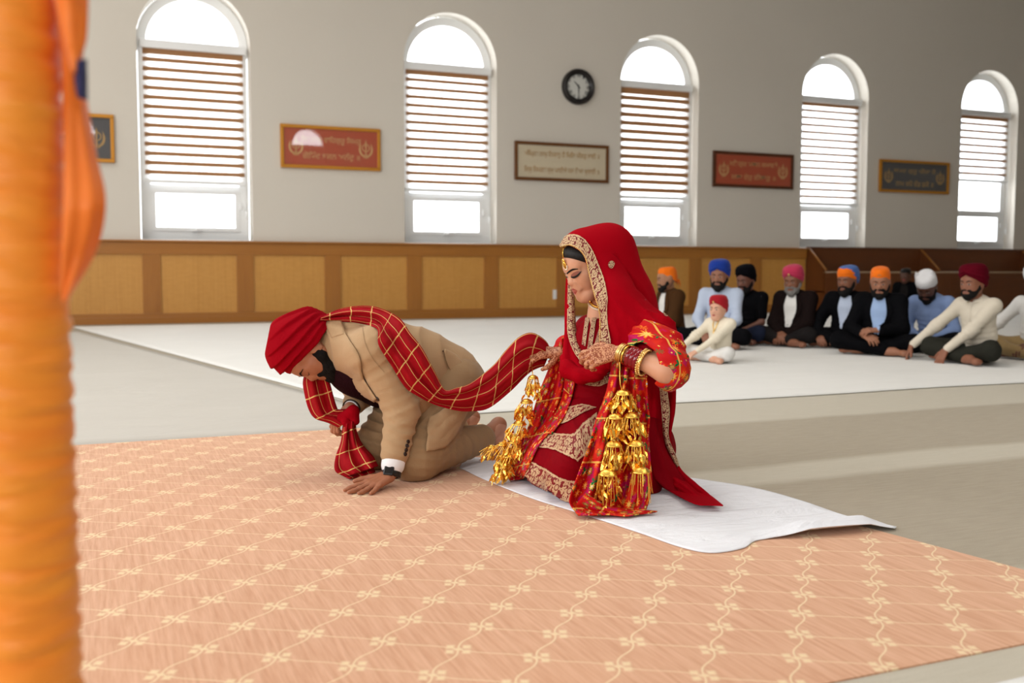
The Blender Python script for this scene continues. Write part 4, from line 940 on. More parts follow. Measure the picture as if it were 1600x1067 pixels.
for x in (1, -1):
    patch('eyebrow', None, [(x*.012, .020), (x*.032, .029), (x*.054, .020)], [(x*.012, .012), (x*.032, .0215), (x*.055, .017)], 12, 4, .0022, M['beard'], gbody, caster=headcast)
    patch('lash_line', None, [(x*.016, -.004), (x*.031, -.0085), (x*.047, -.004)], [(x*.016, -.0055), (x*.031, -.0115), (x*.048, -.0045)], 10, 3, .0016, M['kohl'], gbody, caster=headcast)
# turban wound in broad diagonal bands
nu, nv = 120, 64; th = np.linspace(0, 2*math.pi, nu, endpoint=False); sv = np.linspace(0, 1, nv); TH, SV = np.meshgrid(th, sv, indexing='ij')
a = np.abs(((TH+math.pi) % (2*math.pi))-math.pi)
rim = np.interp(a, [0, .4, .9, 1.5, 2.2, math.pi], [.056, .048, .022, -.026, -.056, -.070])
rho = np.cos(SV*math.pi/2)**.62*np.interp(SV, [0, .06, .25, .5, 1], [.90, .99, 1.08, 1.10, 1.0])
left = TH > math.pi                                                         # his left side faces the photographer
tb_ = np.abs(TH-math.pi); qd = 6.0*np.arctan2(tb_*.75, SV*3.0+.03)/(math.pi/2)+.25*np.sin(TH); saw = qd-np.floor(qd)   # folds fan out from the back
rid = .13*(np.minimum(saw/.82, (1-saw)/.18)-.5)*np.minimum(1, np.hypot(tb_, SV*3)/.9)*np.clip(1.25-SV, 0, 1)*np.minimum(1, SV*10+.2)
fine = .005*np.sin(qd*2*math.pi*3)*np.clip(1-SV, 0, 1)
lump = .20*np.exp(-((TH-4.1)/.5)**2-((SV-.52)/.2)**2)*0+.15*np.exp(-((((TH-3.4+math.pi) % (2*math.pi))-math.pi)/.55)**2-((SV-.22)/.2)**2)
rad = rho*(1+rid+fine+lump); z = rim+(.184-rim)*np.sin(SV*math.pi/2)
z = z-.016*np.exp(-((SV-1)/.14)**2)*(SV > .5)                               # hollow at the crown
P = np.stack([.108*rad*np.sin(TH), .128*rad*np.cos(TH)-.030, z], -1); inner = P[:, :1].copy(); inner[..., :2] *= .84; inner[..., 2] += .006
P = np.concatenate([inner, P], 1).reshape(-1, 3); q = np.array([T(*p) for p in P]); fc = grid(nu, nv+1, True)
gtb = mesh('turban', q, fc, M['turban_red'], groom); TUB = bvh(q, fc)

# ------------------------------------------------------------------ the checked scarf that joins them
sc_ = empty('scarf', (J(700, 640, 4.0)[0], J(700, 640, 4.0)[1], .45), 'long red scarf with gold checks running from his neck and hand to the bride', 'scarf')
def ribbon(name, ea, eb, dep, nu, nv, par, m, bs, off, nf=3, amp=.012, wid=.5, seed=0, thick=.004, u0=0.0, dl=None, zmin=.012):
    """cloth between two seen edges; dep = distances along it; lifts clear of whatever it lies on"""
    A, B = cr(ea, nu), cr(eb, nu); Dp = np.interp(np.linspace(0, 1, nu), np.linspace(0, 1, len(dep)), dep); dd = np.zeros((nu, nv))
    Db = Dp if dl is None else np.interp(np.linspace(0, 1, nu), np.linspace(0, 1, len(dl)), dl)
    s = np.linspace(0, 1, nv)
    for i in range(nu):
        for j in range(nv):
            q = A[i]*(1-s[j])+B[i]*s[j]; f = amp*(np.sin(s[j]*nf*2*math.pi+seed+1.1*math.sin(i*3.0/nu*2+seed))+.4*np.sin(s[j]*nf*4.7*math.pi+i*.05+seed))
            d0 = Dp[i]*(1-s[j])+Db[i]*s[j]-.02*math.sin(math.pi*s[j])+f
            h = castd(bs, q[0], q[1]) if bs else None
            if h is not None: d0 = min(d0, h-off+f*.3)
            dd[i, j] = min(d0, (EYE-zmin)/max(-ray(q[0], q[1])[2], 1e-3))
    for _ in range(2):                                    # ease sudden steps in depth
        e = np.pad(dd, 1, mode='edge'); dd = np.minimum(dd, .2*(e[1:-1, 1:-1]+e[:-2, 1:-1]+e[2:, 1:-1]+e[1:-1, :-2]+e[1:-1, 2:]))
    V = []; uv = []; L = u0; pm = None
    for i in range(nu):
        row = [J(*(A[i]*(1-s[j])+B[i]*s[j]), dd[i, j]) for j in range(nv)]
        mid = row[nv//2]; L += 0 if pm is None else np.linalg.norm(mid-pm); pm = mid
        for j in range(nv): V.append(row[j]); uv.append((L, s[j]*wid))
    o = mesh(name, V, grid(nu, nv), m, par, uv=uv); solid(o, thick, 0); return o
bs = [JB, TB, TUB]
ribbon('drape', [(501, 500), (530, 502), (558, 504), (589, 514), (592, 540), (614, 575), (633, 605), (653, 619), (680, 632), (714, 641), (737, 642), (764, 637), (800, 609), (826, 583), (842, 574), (850, 572)],
       [(502, 496), (535, 482), (582, 479), (622, 496), (641, 521), (660, 545), (680, 582), (695, 609), (714, 606), (737, 598), (771, 571), (790, 548), (812, 526), (832, 520), (852, 532), (861, 548)],
       [4.06, 4.06, 4.03, 4.0, 3.93, 3.90, 3.90, 3.93, 3.96, 3.98, 4.0, 4.0, 4.0, 4.02, 4.06], 110, 26, sc_, M['check'], bs, .014, 2.2, .012, .27, 1.0)
ribbon('front_fall', [(482, 572), (474, 594), (476, 615), (482, 638), (492, 653), (512, 660), (530, 668)], [(506, 566), (512, 586), (518, 608), (526, 636), (530, 640), (545, 640), (553, 652)], [4.12, 4.12, 4.14, 4.16, 4.16, 4.16], 46, 20, sc_, M['check'], [], .01, 1.6, .014, .22, 2.0)
ribbon('tail', [(536, 664), (533, 690), (524, 716), (524, 736), (540, 745)], [(556, 656), (557, 672), (566, 694), (582, 712), (591, 728)], [4.14, 4.12, 4.08, 4.04, 4.02], 40, 22, sc_, M['check'], [], .01, 2.2, .020, .24, .4)
ribbon('tail_hem', [(540, 690), (531, 720), (529, 738), (546, 748)], [(556, 688), (570, 712), (580, 722), (586, 738)], [4.18, 4.14, 4.10, 4.06], 26, 18, sc_, M['check'], [], .01, 2.6, .02, .24, 2.2)
kn_ = [cone(J(534, 652, 4.14), .020, J(552, 642, 4.12), .022), cone(J(552, 642, 4.12), .022, J(556, 658, 4.12), .016), cone(J(540, 660, 4.12), .017, J(548, 668, 4.12), .015)]
q, fc = flesh([(.006, kn_)], .004, 2); q = folds(q, vnormals(q, fc), [(J(546, 652, 4.1), V3(.5, 0, .8), .014, .004, .06)]); mesh('gathered_knot', q, fc, M['turban_red'], sc_)
# ------------------------------------------------------------------ the bride, kneeling back on her heels
bb = FL(940, 770); bride = empty('person', (bb[0], bb[1], .012), 'kneeling bride in a crimson veil, embroidered red dress and red floral shawl', 'person')
BF = nrm(V3(-.92, -.385, 0)); BLf = nrm(V3(.385, -.92, 0))
bH = J(922, 415, 3.88); uH = nrm(V3(-.37, -.15, .92)); fH = nrm(V3(-.80, -.42, -.42)); fH = nrm(fH-uH*(fH@uH)); rH = np.cross(fH, uH); BM = np.stack([rH, fH, uH], 1)
hg, TB_ = head_groups(bH, BM, 1.0, fem=1.0, mouth=.002)
pel = J(990, 700, 4.02); wai = J(946, 612, 3.99); che = J(946, 545, 3.96); nek = J(940, 496, 3.93)
sN = J(992, 514, 3.78); sF = J(922, 515, 4.10); eN = J(1040, 580, 3.50); wN = J(968, 550, 3.595); eF = J(905, 590, 4.22); wF = J(877, 551, 4.05)
kN = J(890, 752, 3.64); kN[2] = .09; kF = J(824, 712, 4.06); kF[2] = .10; aN = J(1016, 760, 3.86); aN[2] = .07; aF = J(970, 720, 4.2); aF[2] = .07
handN = hand_prims(wN+V3(-.012, .0, .0), V3(-.93, .12, -.22), V3(.0, -.85, .5), 1, .92, curl=(.55, .65, .75, .85), tc=.5)
handF = hand_prims(wF+V3(-.005, 0, 0), V3(-.88, -.30, .05), V3(.0, -.55, .85), -1, .9, curl=(.5, .6, .7, .8), tc=.4)
sk = [cone(pel, .13, wai, .10), cone(wai, .10, che, .11), cone(che, .11, nek, .05), cone(sN, .042, sF, .042), cone(nek, .047, bH+BM@np.array([0, -.022, -.045]), .045)]
sk += chain([sN, eN, wN], [.042, .037, .024])+chain([sF, eF, wF], [.042, .036, .024])+chain([J(1000, 700, 3.95), kN, aN], [.085, .058, .036])+chain([J(965, 690, 4.15), kF, aF], [.085, .058, .036])
sk += [cone(aN, .035, aN+V3(.10, .06, -.03), .026), cone(aF, .035, aF+V3(.10, .06, -.03), .026)]
geo = flesh([(.012, sk)]+hg+[(.003, handN)]+[(.003, handF)], .0040, 2)
hm_ = np.clip(1-(np.linalg.norm(geo[0]-bH-fH*.03-uH*-.02, axis=1)-.10)/.03, 0, 1); geo = (relax(geo[0], geo[1], 11, .5, hm_), geo[1])
bbody = mesh('body', geo[0], geo[1], [M['skinB'], M['henna']], bride); BB = bvh(*geo)
cen = geo[0][np.asarray(geo[1])].mean(1)
hen = np.minimum(np.linalg.norm(cen-wN-V3(-.07, 0, -.02), axis=1), np.linalg.norm(cen-wF-V3(-.06, 0, 0), axis=1)) < .125
bbody.data.polygons.foreach_set('material_index', hen.astype(np.int32))
# face
bs = [BB]; lid = plain('mauve_eye_shadow', (150, 92, 78), .5)
patch('hair', bs, [(871, 387), (879, 384), (891, 382), (905, 387), (914, 396), (921, 406)], [(877, 404), (882, 402.5), (894, 404), (906, 407.5), (916, 411), (922, 418)], 34, 12, .004, M['hair'], bride, bulge=.006)
patch('eyebrow', bs, [(885.5, 426.5), (889, 423), (895, 419.6), (903, 419.6)], [(886.5, 428.6), (890, 425.6), (896, 422.3), (903.5, 420.6)], 14, 4, .0012, M['hair'], bbody)
patch('eyelid', bs, [(892, 430), (896, 426), (902, 423.5), (907, 424.2)], [(892.5, 433), (897, 433), (903, 430), (907.5, 425)], 12, 6, .0010, lid, bbody)
patch('lash_line', bs, [(892, 432), (897, 431.3), (902.5, 428.3), (908, 423.4)], [(892.5, 433.5), (897.5, 434.6), (904, 431), (908.5, 424.2)], 14, 4, .0026, M['kohl'], bbody)
patch('lash_line', bs, [(884, 430.5), (886, 431.5), (887.6, 433)], [(884, 432.4), (886, 433.4), (887.6, 434)], 6, 3, .0022, M['kohl'], bbody)
patch('eyebrow', bs, [(879.5, 425), (882, 425.6), (884, 427)], [(880, 426.6), (882.4, 427.3), (884.4, 428.4)], 6, 3, .0012, M['hair'], bbody)
def bcast(q):
    o = TB_(q[0], .3, q[1]); h = BB.ray_cast(Vector(o), Vector(-fH)); return None if h[0] is None else (np.array(h[0])-base_of(bbody), np.array(h[1]), 0)
patch('upper_lip', None, [(-.021, -.0595), (-.006, -.0495), (0, -.0510), (.006, -.0495), (.021, -.0595)], [(-.021, -.0602), (0, -.0585), (.021, -.0602)], 14, 6, .0009, M['lip'], bbody, caster=bcast)
patch('lower_lip', None, [(-.020, -.0615), (0, -.0612), (.020, -.0615)], [(-.020, -.0625), (0, -.0745), (.020, -.0625)], 14, 6, .0009, M['lip'], bbody, caster=bcast)
def beads(name, pts, r, m, par, n=6, k=4):
    V, Fc = [], []
    for p in pts:
        o = len(V)
        for t in np.linspace(0, math.pi, k+1):
            for j in range(n): a = 2*math.pi*j/n; V.append(p+r*np.array([math.sin(t)*math.cos(a), math.sin(t)*math.sin(a), math.cos(t)]))
        Fc += [[o+i*n+j, o+i*n+(j+1) % n, o+(i+1)*n+(j+1) % n, o+(i+1)*n+j] for i in range(k) for j in range(n)]
    return tag(mesh(name, V, Fc, m, par), kind='stuff' if len(pts) > 1 else None)
# forehead jewel
V, Fc = [], []; tube(V, Fc, [TB_(.006, .074, .112), TB_(.004, .090, .092), TB_(.002, .098, .072)], .0022, 6); tk = mesh('forehead_jewel', V, Fc, M['gold'], bride)
V, Fc = [], []
for c, r in (((0, .103, .062), .009), ((0, .105, .046), .0135)): prim_mesh(V, Fc, ell(TB_(*c), np.array([r, .004, r*1.15]), BM))
mesh('pendant', V, Fc, M['foil'], tk); beads('pearl_fringe', [TB_(.014*math.sin(a), .104, .046-.018*math.cos(a)) for a in np.linspace(-1.3, 1.3, 9)], .0035, plain('pearl', (240, 226, 200), .25), tk)
pts = []
for x, y in cr([(922, 471), (924, 474), (927, 477), (935, 480), (942, 478)], 22):
    h = cast(bs, x, y)
    if h: pts += [h[0]+nrm(ORG-h[0])*.004]
nk = beads('necklace', pts, .0048, M['gold'], bride)
pts = []
for x, y in cr([(920, 475), (926, 481), (934, 484)], 9):
    h = cast(bs, x, y)
    if h: pts += [h[0]+nrm(ORG-h[0])*.004]
beads('pearl_row', pts, .0045, plain('pearl', (240, 226, 200), .25), nk)

# dress: bodice and the skirt spread over her knees
bod = [cone(J(946, 555, 3.96), .128, J(938, 606, 3.98), .118), cone(J(938, 606, 3.98), .118, pel, .165), cone(J(995, 524, 3.78), .056, J(925, 524, 4.08), .056), cone(J(942, 530, 3.94), .10, J(946, 555, 3.96), .125), cone(sN, .058, sN+(eN-sN)*.62, .056), cone(sF, .058, sF+(eF-sF)*.8, .054)]
q, fc = flesh([(.022, bod)], .007, 2); N_ = vnormals(q, fc)
q = folds(q, N_, [(J(930, 612, 3.86), V3(.1, 0, 1), .035, .008, .12), (J(945, 640, 3.86), V3(.4, 0, .9), .04, .008, .12)])
bdr = mesh('dress_bodice', q, fc, M['dress'], bride); DB = bvh(q, fc)
V, Fc = hull([(pel, .165), (J(940, 628, 3.98), .105), (kN, .082), (kF, .072), (J(1002, 742, 3.82), .09), (J(1012, 772, 3.76), .045), (J(962, 690, 4.2), .12), (J(850, 722, 3.86), .075), (J(800, 722, 4.06), .035), (J(900, 776, 3.58), .035)], .008)
q, fc = remesh(V, Fc, .0085); q = relax(q, fc, 14)
px_, py_, _ = PX(q.T.reshape(3, -1).T[0]) if False else (0, 0, 0)
N_ = vnormals(q, fc); u_ = (q-kF)@nrm(kN-kF)
q = q+N_*(.010*np.sin(u_*30+4*q[:, 2])*np.clip((.35-q[:, 2])/.2, 0, 1)*np.clip(q[:, 2]/.06, 0, 1))[:, None]
q = folds(q, N_, [(J(870, 660, 3.85), V3(.8, 0, .3), .06, .010, .16), (J(905, 735, 3.65), V3(.3, 0, .9), .05, .008, .15)])
q[:, 2] = np.maximum(q[:, 2], .016)
bsk = mesh('dress_skirt', q, fc, M['dress'], bride); SB = bvh(q, fc); bs = [SB, DB]
patch('hem_border', bs, [(806, 717), (825, 718), (851, 731), (877, 747), (903, 753)], [(799, 726), (811, 744), (835, 759), (864, 775), (893, 785)], 50, 10, .004, M['zari2'], bsk)
patch('lap_border', bs, [(851, 675), (877, 678), (897, 678), (908, 668)], [(829, 700), (860, 702), (887, 713), (903, 722)], 30, 9, .004, M['zari2'], bsk)
patch('lap_border', bs, [(897, 679), (912, 661), (932, 645)], [(901, 722), (918, 708), (936, 690)], 26, 9, .0045, M['zari2'], bsk)
patch('lap_motif', bs, [(890, 636), (911, 632), (932, 637)], [(870, 666), (890, 658), (912, 645)], 22, 9, .004, M['zari2'], bsk)
patch('waist_border', bs, [(903, 583), (918, 589), (935, 588), (955, 580)], [(904, 594), (916, 601), (934, 603), (953, 597)], 30, 8, .004, M['zari'], bdr)
patch('neck_border', bs, [(915.5, 497), (913, 515), (910, 538)], [(922, 496), (919, 514), (915.5, 541)], 24, 7, .004, M['zari'], bdr)
patch('neck_border', bs, [(926, 496), (922, 520), (917.5, 552)], [(932.5, 494), (929, 520), (923.5, 555)], 26, 7, .004, M['zari'], bdr)
patch('neck_border', bs, [(937, 512), (930, 535), (925, 553)], [(941, 514), (936, 535), (930, 555)], 20, 6, .004, M['zari'], bdr)
patch('neck_opening', bs, [(920, 486), (921, 497), (923.5, 508)], [(937, 486), (934, 497), (925.5, 508)], 14, 8, .002, M['skinB'], bdr)

# veil: hood, shoulders, far fall, swag and the back panel trailing on the cloth
hood = [cone(J(912, 397, 3.88), .097, J(950, 392, 3.92), .090), cone(J(950, 392, 3.92), .090, J(972, 470, 3.94), .112), cone(J(972, 470, 3.94), .112, J(990, 550, 3.95), .14),
        cone(J(934, 430, 3.83), .075, J(958, 480, 3.78), .075), cone(J(958, 480, 3.78), .075, J(1000, 518, 3.74), .080), cone(J(1000, 518, 3.74), .080, J(1030, 520, 3.68), .062), cone(J(945, 480, 3.78), .055, J(958, 550, 3.74), .050), cone(J(958, 480, 3.78), .07, J(985, 545, 3.73), .075)]
q, fc = flesh([(.03, hood)], .0062, 3); N_ = vnormals(q, fc); HB0 = bvh(q, fc)
q = folds(q, N_, [(J(985, 500, 3.7), V3(.75, 0, .65), .06, .010, .13), (J(965, 560, 3.7), V3(1, 0, .1), .035, .008, .10), (J(1030, 505, 3.65), V3(.3, 0, .9), .03, .006, .07)])
P2 = np.array([PX(p)[:2] for p in q]); cut = np.array([(840, 384.5), (872, 384.5), (882, 383), (891, 382), (907, 390), (916.5, 404), (921.5, 427), (927.5, 451), (931.5, 466), (936.5, 482), (938.5, 501), (938, 530), (936, 560), (934, 620), (840, 620)])
def inside(P, poly):
    r = np.zeros(len(P), bool); j = len(poly)-1
    for i in range(len(poly)):
        a, b = poly[i], poly[j]; c = ((a[1] > P[:, 1]) != (b[1] > P[:, 1])) & (P[:, 0] < (b[0]-a[0])*(P[:, 1]-a[1])/(b[1]-a[1]+1e-12)+a[0]); r ^= c; j = i
    return r
rm = inside(P2, cut); f = np.asarray(fc); keep = ~rm[f].all(1); f = f[keep]; us = np.unique(f); mp = -np.ones(len(q), int); mp[us] = np.arange(len(us))
veil = mesh('veil', smooth_rim(q[us], mp[f]), mp[f], M['veil'], bride); solid(veil, .003, -1)
bs = [HB0]
patch('veil_border', bs, [(871, 383), (882, 371.5), (891, 367), (904, 368.5), (915, 376), (926, 392), (936, 415), (945, 440), (949.5, 464), (949, 484), (951, 511), (955, 533), (952, 548)], [(869, 386.5), (878, 385), (891, 383), (906, 391), (915.5, 405), (920.5, 427), (926.5, 451), (930.5, 466), (935.5, 482), (937.5, 501), (937, 522), (937, 540), (939, 552)], 90, 9, .004, M['zari'], veil)
pts = []
for x, y in cr([(871, 386.5), (881, 384.5), (891, 383), (906, 391), (915.5, 405), (920.5, 427), (926.5, 451), (930.5, 466), (935.5, 482), (937.5, 501), (937, 546)], 74):
    h = cast(bs, x, y)
    if h: pts.append(h[0]+nrm(ORG-h[0])*.005)
beads('edge_pearls', pts, .0032, M['gold2'], veil)
for x, y in ((955, 414), (1041, 489)):
    patch('woven_motif', bs, [(x-5.5, y), (x-3.5, y-4.5), (x+1, y-6), (x+5, y-2)], [(x-5.5, y), (x-3, y+5), (x+1.5, y+6), (x+5, y-2)], 10, 8, .004, M['zari'], veil)
ribbon('veil_far_side', [(884.5, 433), (883, 470), (882, 520), (879, 556), (884, 582)], [(896, 452), (898, 482), (901, 520), (912, 552), (924, 572)], [4.0, 4.0, 3.98, 3.92, 3.86], 60, 12, veil, M['veil'], [], .01, 1.0, .008, .1, 0)
ribbon('far_border', [(887.5, 445), (887, 480), (887, 520), (896, 548), (912, 571)], [(896, 452), (898, 482), (901, 520), (912, 551), (922, 568)], [3.985, 3.985, 3.955, 3.89, 3.83], 60, 6, veil, M['zari'], [], .01, .3, .002, 1.0, 0, thick=.003)
sw = chain([J(884, 560, 3.92), J(888, 578, 3.88), J(908, 588, 3.83), J(932, 584, 3.80), J(952, 566, 3.74)], [.024, .030, .026, .024, .026])
q, fc = flesh([(.01, sw)], .006, 2); q = folds(q, vnormals(q, fc), [(J(905, 585, 3.82), V3(.3, 0, 1), .022, .006, .15)]); mesh('veil_swag', q, fc, M['veil'], veil)
ribbon('veil_fall', [(1004, 580), (1008, 640), (1010, 700), (1020, 748), (1048, 768), (1086, 787), (1110, 789)], [(1056, 570), (1055, 636), (1048, 688), (1062, 729), (1086, 753), (1101, 766), (1130, 790)], [3.72, 3.80, 3.82, 3.84, 3.78, 3.66, 3.56], 70, 26, veil, M['veil'], [], .01, 1.6, .022, 1, .8, zmin=.032)
ribbon('veil_fall_border', [(1029, 590), (1034, 640), (1037, 682), (1050, 716), (1058, 730)], [(1039, 590), (1046, 639), (1044.5, 681), (1056, 712), (1061, 727)], [3.62, 3.72, 3.74, 3.76, 3.77], 50, 6, veil, M['zari'], [], .01, .3, .002, 1.0, 0, thick=.003)
fold_ = ribbon('veil_fall_fold', [(1012, 650), (1014, 700), (1020, 742), (1040, 764)], [(1030, 655), (1042, 705), (1066, 745), (1090, 786)], [3.74, 3.74, 3.74, 3.72], 40, 12, veil, M['dress'], [], .01, 1.0, .014, 1, 2.5, zmin=.030)

# flowered shawl: over both arms with a long fall on each side
def uvflat(q): return np.stack([(q@GR)*.9+(q@GF)*.5, q[:, 2]*1.0+(q@GF)*.2], 1)
sh_ = [cone(J(1014, 535, 3.64), .078, J(1044, 572, 3.53), .072), cone(J(1044, 540, 3.60), .060, J(1048, 580, 3.54), .058), cone(J(1052, 585, 3.56), .040, J(1045, 602, 3.56), .018), cone(J(992, 528, 3.72), .045, J(1020, 530, 3.68), .07)]
q, fc = flesh([(.014, sh_)], .006, 2); N_ = vnormals(q, fc); q = folds(q, N_, [(J(1025, 535, 3.6), V3(.35, 0, 1), .034, .012, .13), (J(1055, 580, 3.5), V3(.9, 0, .4), .035, .008, .09)]); q = relax(q, fc, 3)
P2 = np.array([PX(p) for p in q]); rm = inside(P2[:, :2], np.array([(960, 545), (1003, 532), (1024, 546), (1031, 562), (1034, 584), (1024, 600), (960, 600)])) & (P2[:, 2] < 3.60)
f = np.asarray(fc); f = f[~rm[f].all(1)]; us = np.unique(f); mp = -np.ones(len(q), int); mp[us] = np.arange(len(us))
shawl = mesh('shawl', smooth_rim(q[us], mp[f], 14), mp[f], M['phulkari'], bride, uv=uvflat(q[us])); solid(shawl, .004, -1)
ribbon('shawl_fall', [(958, 553), (948, 610), (930, 660), (921, 691), (908, 728), (897, 759), (890, 784), (903, 805)], [(1010, 553), (1012, 626), (1015, 655), (1012, 691), (1016, 728), (1019, 759), (1011, 792), (1000, 803)], [3.66, 3.62, 3.59, 3.57, 3.55, 3.53, 3.50, 3.47], 100, 56, shawl, M['phulkari'], [SB, DB], .012, 3.6, .030, .42, .3, zmin=.022)
ribbon('shawl_fold', [(980, 556), (984, 620), (990, 690), (994, 750), (990, 800)], [(1008, 556), (1013, 630), (1014, 690), (1018, 750), (1010, 797)], [3.62, 3.59, 3.55, 3.51, 3.46], 70, 14, shawl, M['phulkari'], [], .012, 1.2, .012, .13, 1.8, zmin=.026)
ribbon('shawl_corner', [(900, 788), (930, 800), (975, 806), (1000, 803), (1020, 801)], [(915, 770), (945, 788), (985, 796), (1005, 797), (1027, 799)], [3.44, 3.42, 3.42, 3.43, 3.43], 40, 10, shawl, M['phulkari'], [], .012, 1.3, .010, .12, .5, zmin=.022)
ribbon('shawl_fall', [(868, 546), (858, 575), (843, 612), (830, 652), (818, 690), (800, 733), (796, 750)], [(886, 516), (898, 578), (893, 615), (880, 648), (860, 674), (840, 700), (818, 748)], [4.08, 4.06, 4.02, 3.98, 3.96, 3.98, 4.02], 90, 36, shawl, M['phulkari'], [SB, DB], .014, 2.7, .018, .30, 1.7, zmin=.022)
ribbon('shawl_scallop', [(884, 575), (880, 612), (868, 648), (850, 676)], [(900, 590), (893, 622), (882, 650), (862, 678)], [4.0, 3.98, 3.95, 3.92], 40, 8, shawl, M['phulkari'], [SB, DB], .018, .8, .006, .10, .2)
q, fc = flesh([(.012, chain([J(884, 540, 4.10), J(880, 562, 4.10), J(872, 575, 4.08)], [.045, .05, .04]))], .007, 2); q = relax(q, fc, 2); q = folds(q, vnormals(q, fc), [(J(880, 560, 4.05), V3(.2, 0, 1), .03, .008, .1)])
mesh('shawl_over_arm', q, fc, M['phulkari'], shawl, uv=uvflat(q))

# bangles
ch = G('glossy_maroon_bangle', (128, 6, 22), .12); M['chooda'] = ch.m
dA = nrm(eN-wN); LA = np.linalg.norm(eN-wN)
for t, r, h_, m_ in ((.02, .036, .006, 'gold2'), (.055, .037, .009, 'gold2'), (.10, .038, .006, 'gold2'), (.15, .037, .007, 'gold'), (.215, .036, .012, 'henna')):
    if m_ != 'henna': ringband('bangle', wN+dA*LA*t, dA, r-.004, r, h_, M[m_], bride)
for k in range(3): ringband('maroon_bangle', wN+dA*LA*(.275+.085*k), dA, .037+.001*k, .0420+.0014*k, .0195, M['chooda'], bride)
ringband('gold_cuff', wN+dA*LA*.54, dA, .042, .0475, .016, M['gold2'], bride)
cf = []
for k in range(30):
    a = k*2*math.pi/30; s = nrm(np.cross(dA, [.2, .1, .95])); u = np.cross(s, dA)
    for o_ in (-.006, .006): cf.append(wN+dA*(LA*.54+o_)+(s*math.cos(a)+u*math.sin(a))*.0475)
beads('cuff_beads', cf, .0042, M['gold2'], bride, 5, 3)
dF = nrm(eF-wF)
for k in range(5): ringband('maroon_bangle', wF+dF*(.02+.011*k), dF, .034, .039, .009, M['chooda'], bride)

# ------------------------------------------------------------------ golden leaf ornaments hanging from her bangles
lv = []
def leaf_mesh():
    V = [(0, 0, 0), (.0065, .0022, -.008), (-.0065, .0022, -.008), (0, -.001, -.011), (.0055, .003, -.018), (-.0055, .003, -.018), (0, .0005, -.020), (0, .003, -.029)]
    F = [[0, 1, 3], [0, 3, 2], [1, 4, 6, 3], [2, 3, 6, 5], [4, 7, 6], [5, 6, 7]]
    me = bpy.data.meshes.new('leaf'); me.from_pydata(V, [], F); me.materials.append(M['foil']); me.update(); return me
LEAF = leaf_mesh()
def cap_geo(c, r, h):
    V = []; n = 16
    for k, (rr, zz) in enumerate(((.02, h), (.45, h*.92), (.8, h*.55), (1, 0), (1.08, -.003), (1.0, -.005), (.7, h*.4), (.02, h*.7))):
        for j in range(n): a = 2*math.pi*j/n; V.append(c+np.array([math.cos(a)*rr*r, math.sin(a)*rr*r, zz]))
    return V, [[k*n+j, k*n+(j+1) % n, (k+1)*n+(j+1) % n, (k+1)*n+j] for k in range(7) for j in range(n)]
def kaleera(label, top, cols, sd, lim=230):
    r = np.random.default_rng(sd); root = empty('hanging_ornament', top, label, 'ornament', 'gold leaf ornaments hanging from the bangles'); cnt = 0; tw = lambda n: int(n*1.35)
    for col in cols:
        V, Fc = [], []; pts = [c[0] for c in col]; ch_ = mesh('chain', *(lambda: (tube(V, Fc, pts, .0022, 5), (V, Fc))[1])(), M['gold'], root)
        for c, cr_, n, drop, lean in col:
            if cr_ > 0:
                q, fc = cap_geo(c, cr_, cr_*.55); mesh('cap', q, fc, M['foil'], root)
            V, Fc = [], []
            for k in range(tw(n)):
                a = 2*math.pi*k/tw(n)+r.uniform(-.3, .3); ln = drop*r.uniform(.35, 1); rr = max(cr_, .012)*r.uniform(.75, 1.05)
                p = c+np.array([math.cos(a)*rr, math.sin(a)*rr, 0]); e = p+np.array([math.cos(a)*.010, math.sin(a)*.010, -ln])+np.asarray(lean)*ln+r.normal(size=3)*.004
                e[2] = max(e[2], .045); tube(V, Fc, [p, (p+e)/2, e], .0013, 4, cap=False)
                for w in range(2 if ln > .02 else 1):
                    if cnt >= lim: break
                    o = bpy.data.objects.new('leaf', LEAF); C.objects.link(o); o.parent = root; pos = e if w == 0 else (p+e)/2
                    o.location = pos-np.array(top); s = r.uniform(1.0, 1.55); o.scale = (s, s, s); o.rotation_euler = (r.uniform(-.7, .7), r.uniform(-.7, .7), r.uniform(0, 6.28)); cnt += 1
            if V: tag(mesh('strand', V, Fc, M['gold'], root), kind='stuff')
    return root
Z3 = (0, 0, 0)
t0 = J(968, 566, 3.53)
kaleera('gold leaf ornament with two long strands hanging from the nearer bangled wrist', t0, [
    [(t0, 0, 0, .01, Z3), (J(969, 600, 3.53), 0, 0, .01, Z3), (J(974, 615, 3.52), .028, 18, .045, Z3)],
    [(J(970, 618, 3.51), 0, 0, .01, Z3), (J(961, 652, 3.49), .026, 14, .07, Z3), (J(959, 695, 3.47), .028, 14, .07, Z3), (J(950, 740, 3.44), .032, 16, .12, Z3)],
    [(J(979, 618, 3.51), 0, 0, .01, Z3), (J(987, 650, 3.49), .027, 14, .07, Z3), (J(994, 694, 3.46), .029, 14, .07, Z3), (J(1001, 736, 3.43), .031, 16, .12, Z3)]], 11)
t1 = J(830, 566, 3.98)
lf = V3(-.9, 0, -.2)
kaleera('gold leaf ornament spilling over the far knee towards the bare feet', t1, [
    [(t1, 0, 0, .01, Z3), (J(833, 590, 3.93), .020, 14, .06, Z3), (J(823, 628, 3.92), .024, 14, .06, lf*.5), (J(812, 662, 3.90), .026, 14, .06, lf*.6), (J(804, 690, 3.90), .028, 14, .06, lf*.4), (J(793, 712, 3.90), .024, 16, .06, lf*.5), (J(786, 728, 3.90), .022, 14, .05, lf*.3)],
    [(J(800, 690, 3.90), 0, 0, .01, Z3), (J(784, 694, 3.90), .018, 10, .05, lf*1.2), (J(768, 698, 3.90), .016, 12, .04, lf*1.0)]], 12)

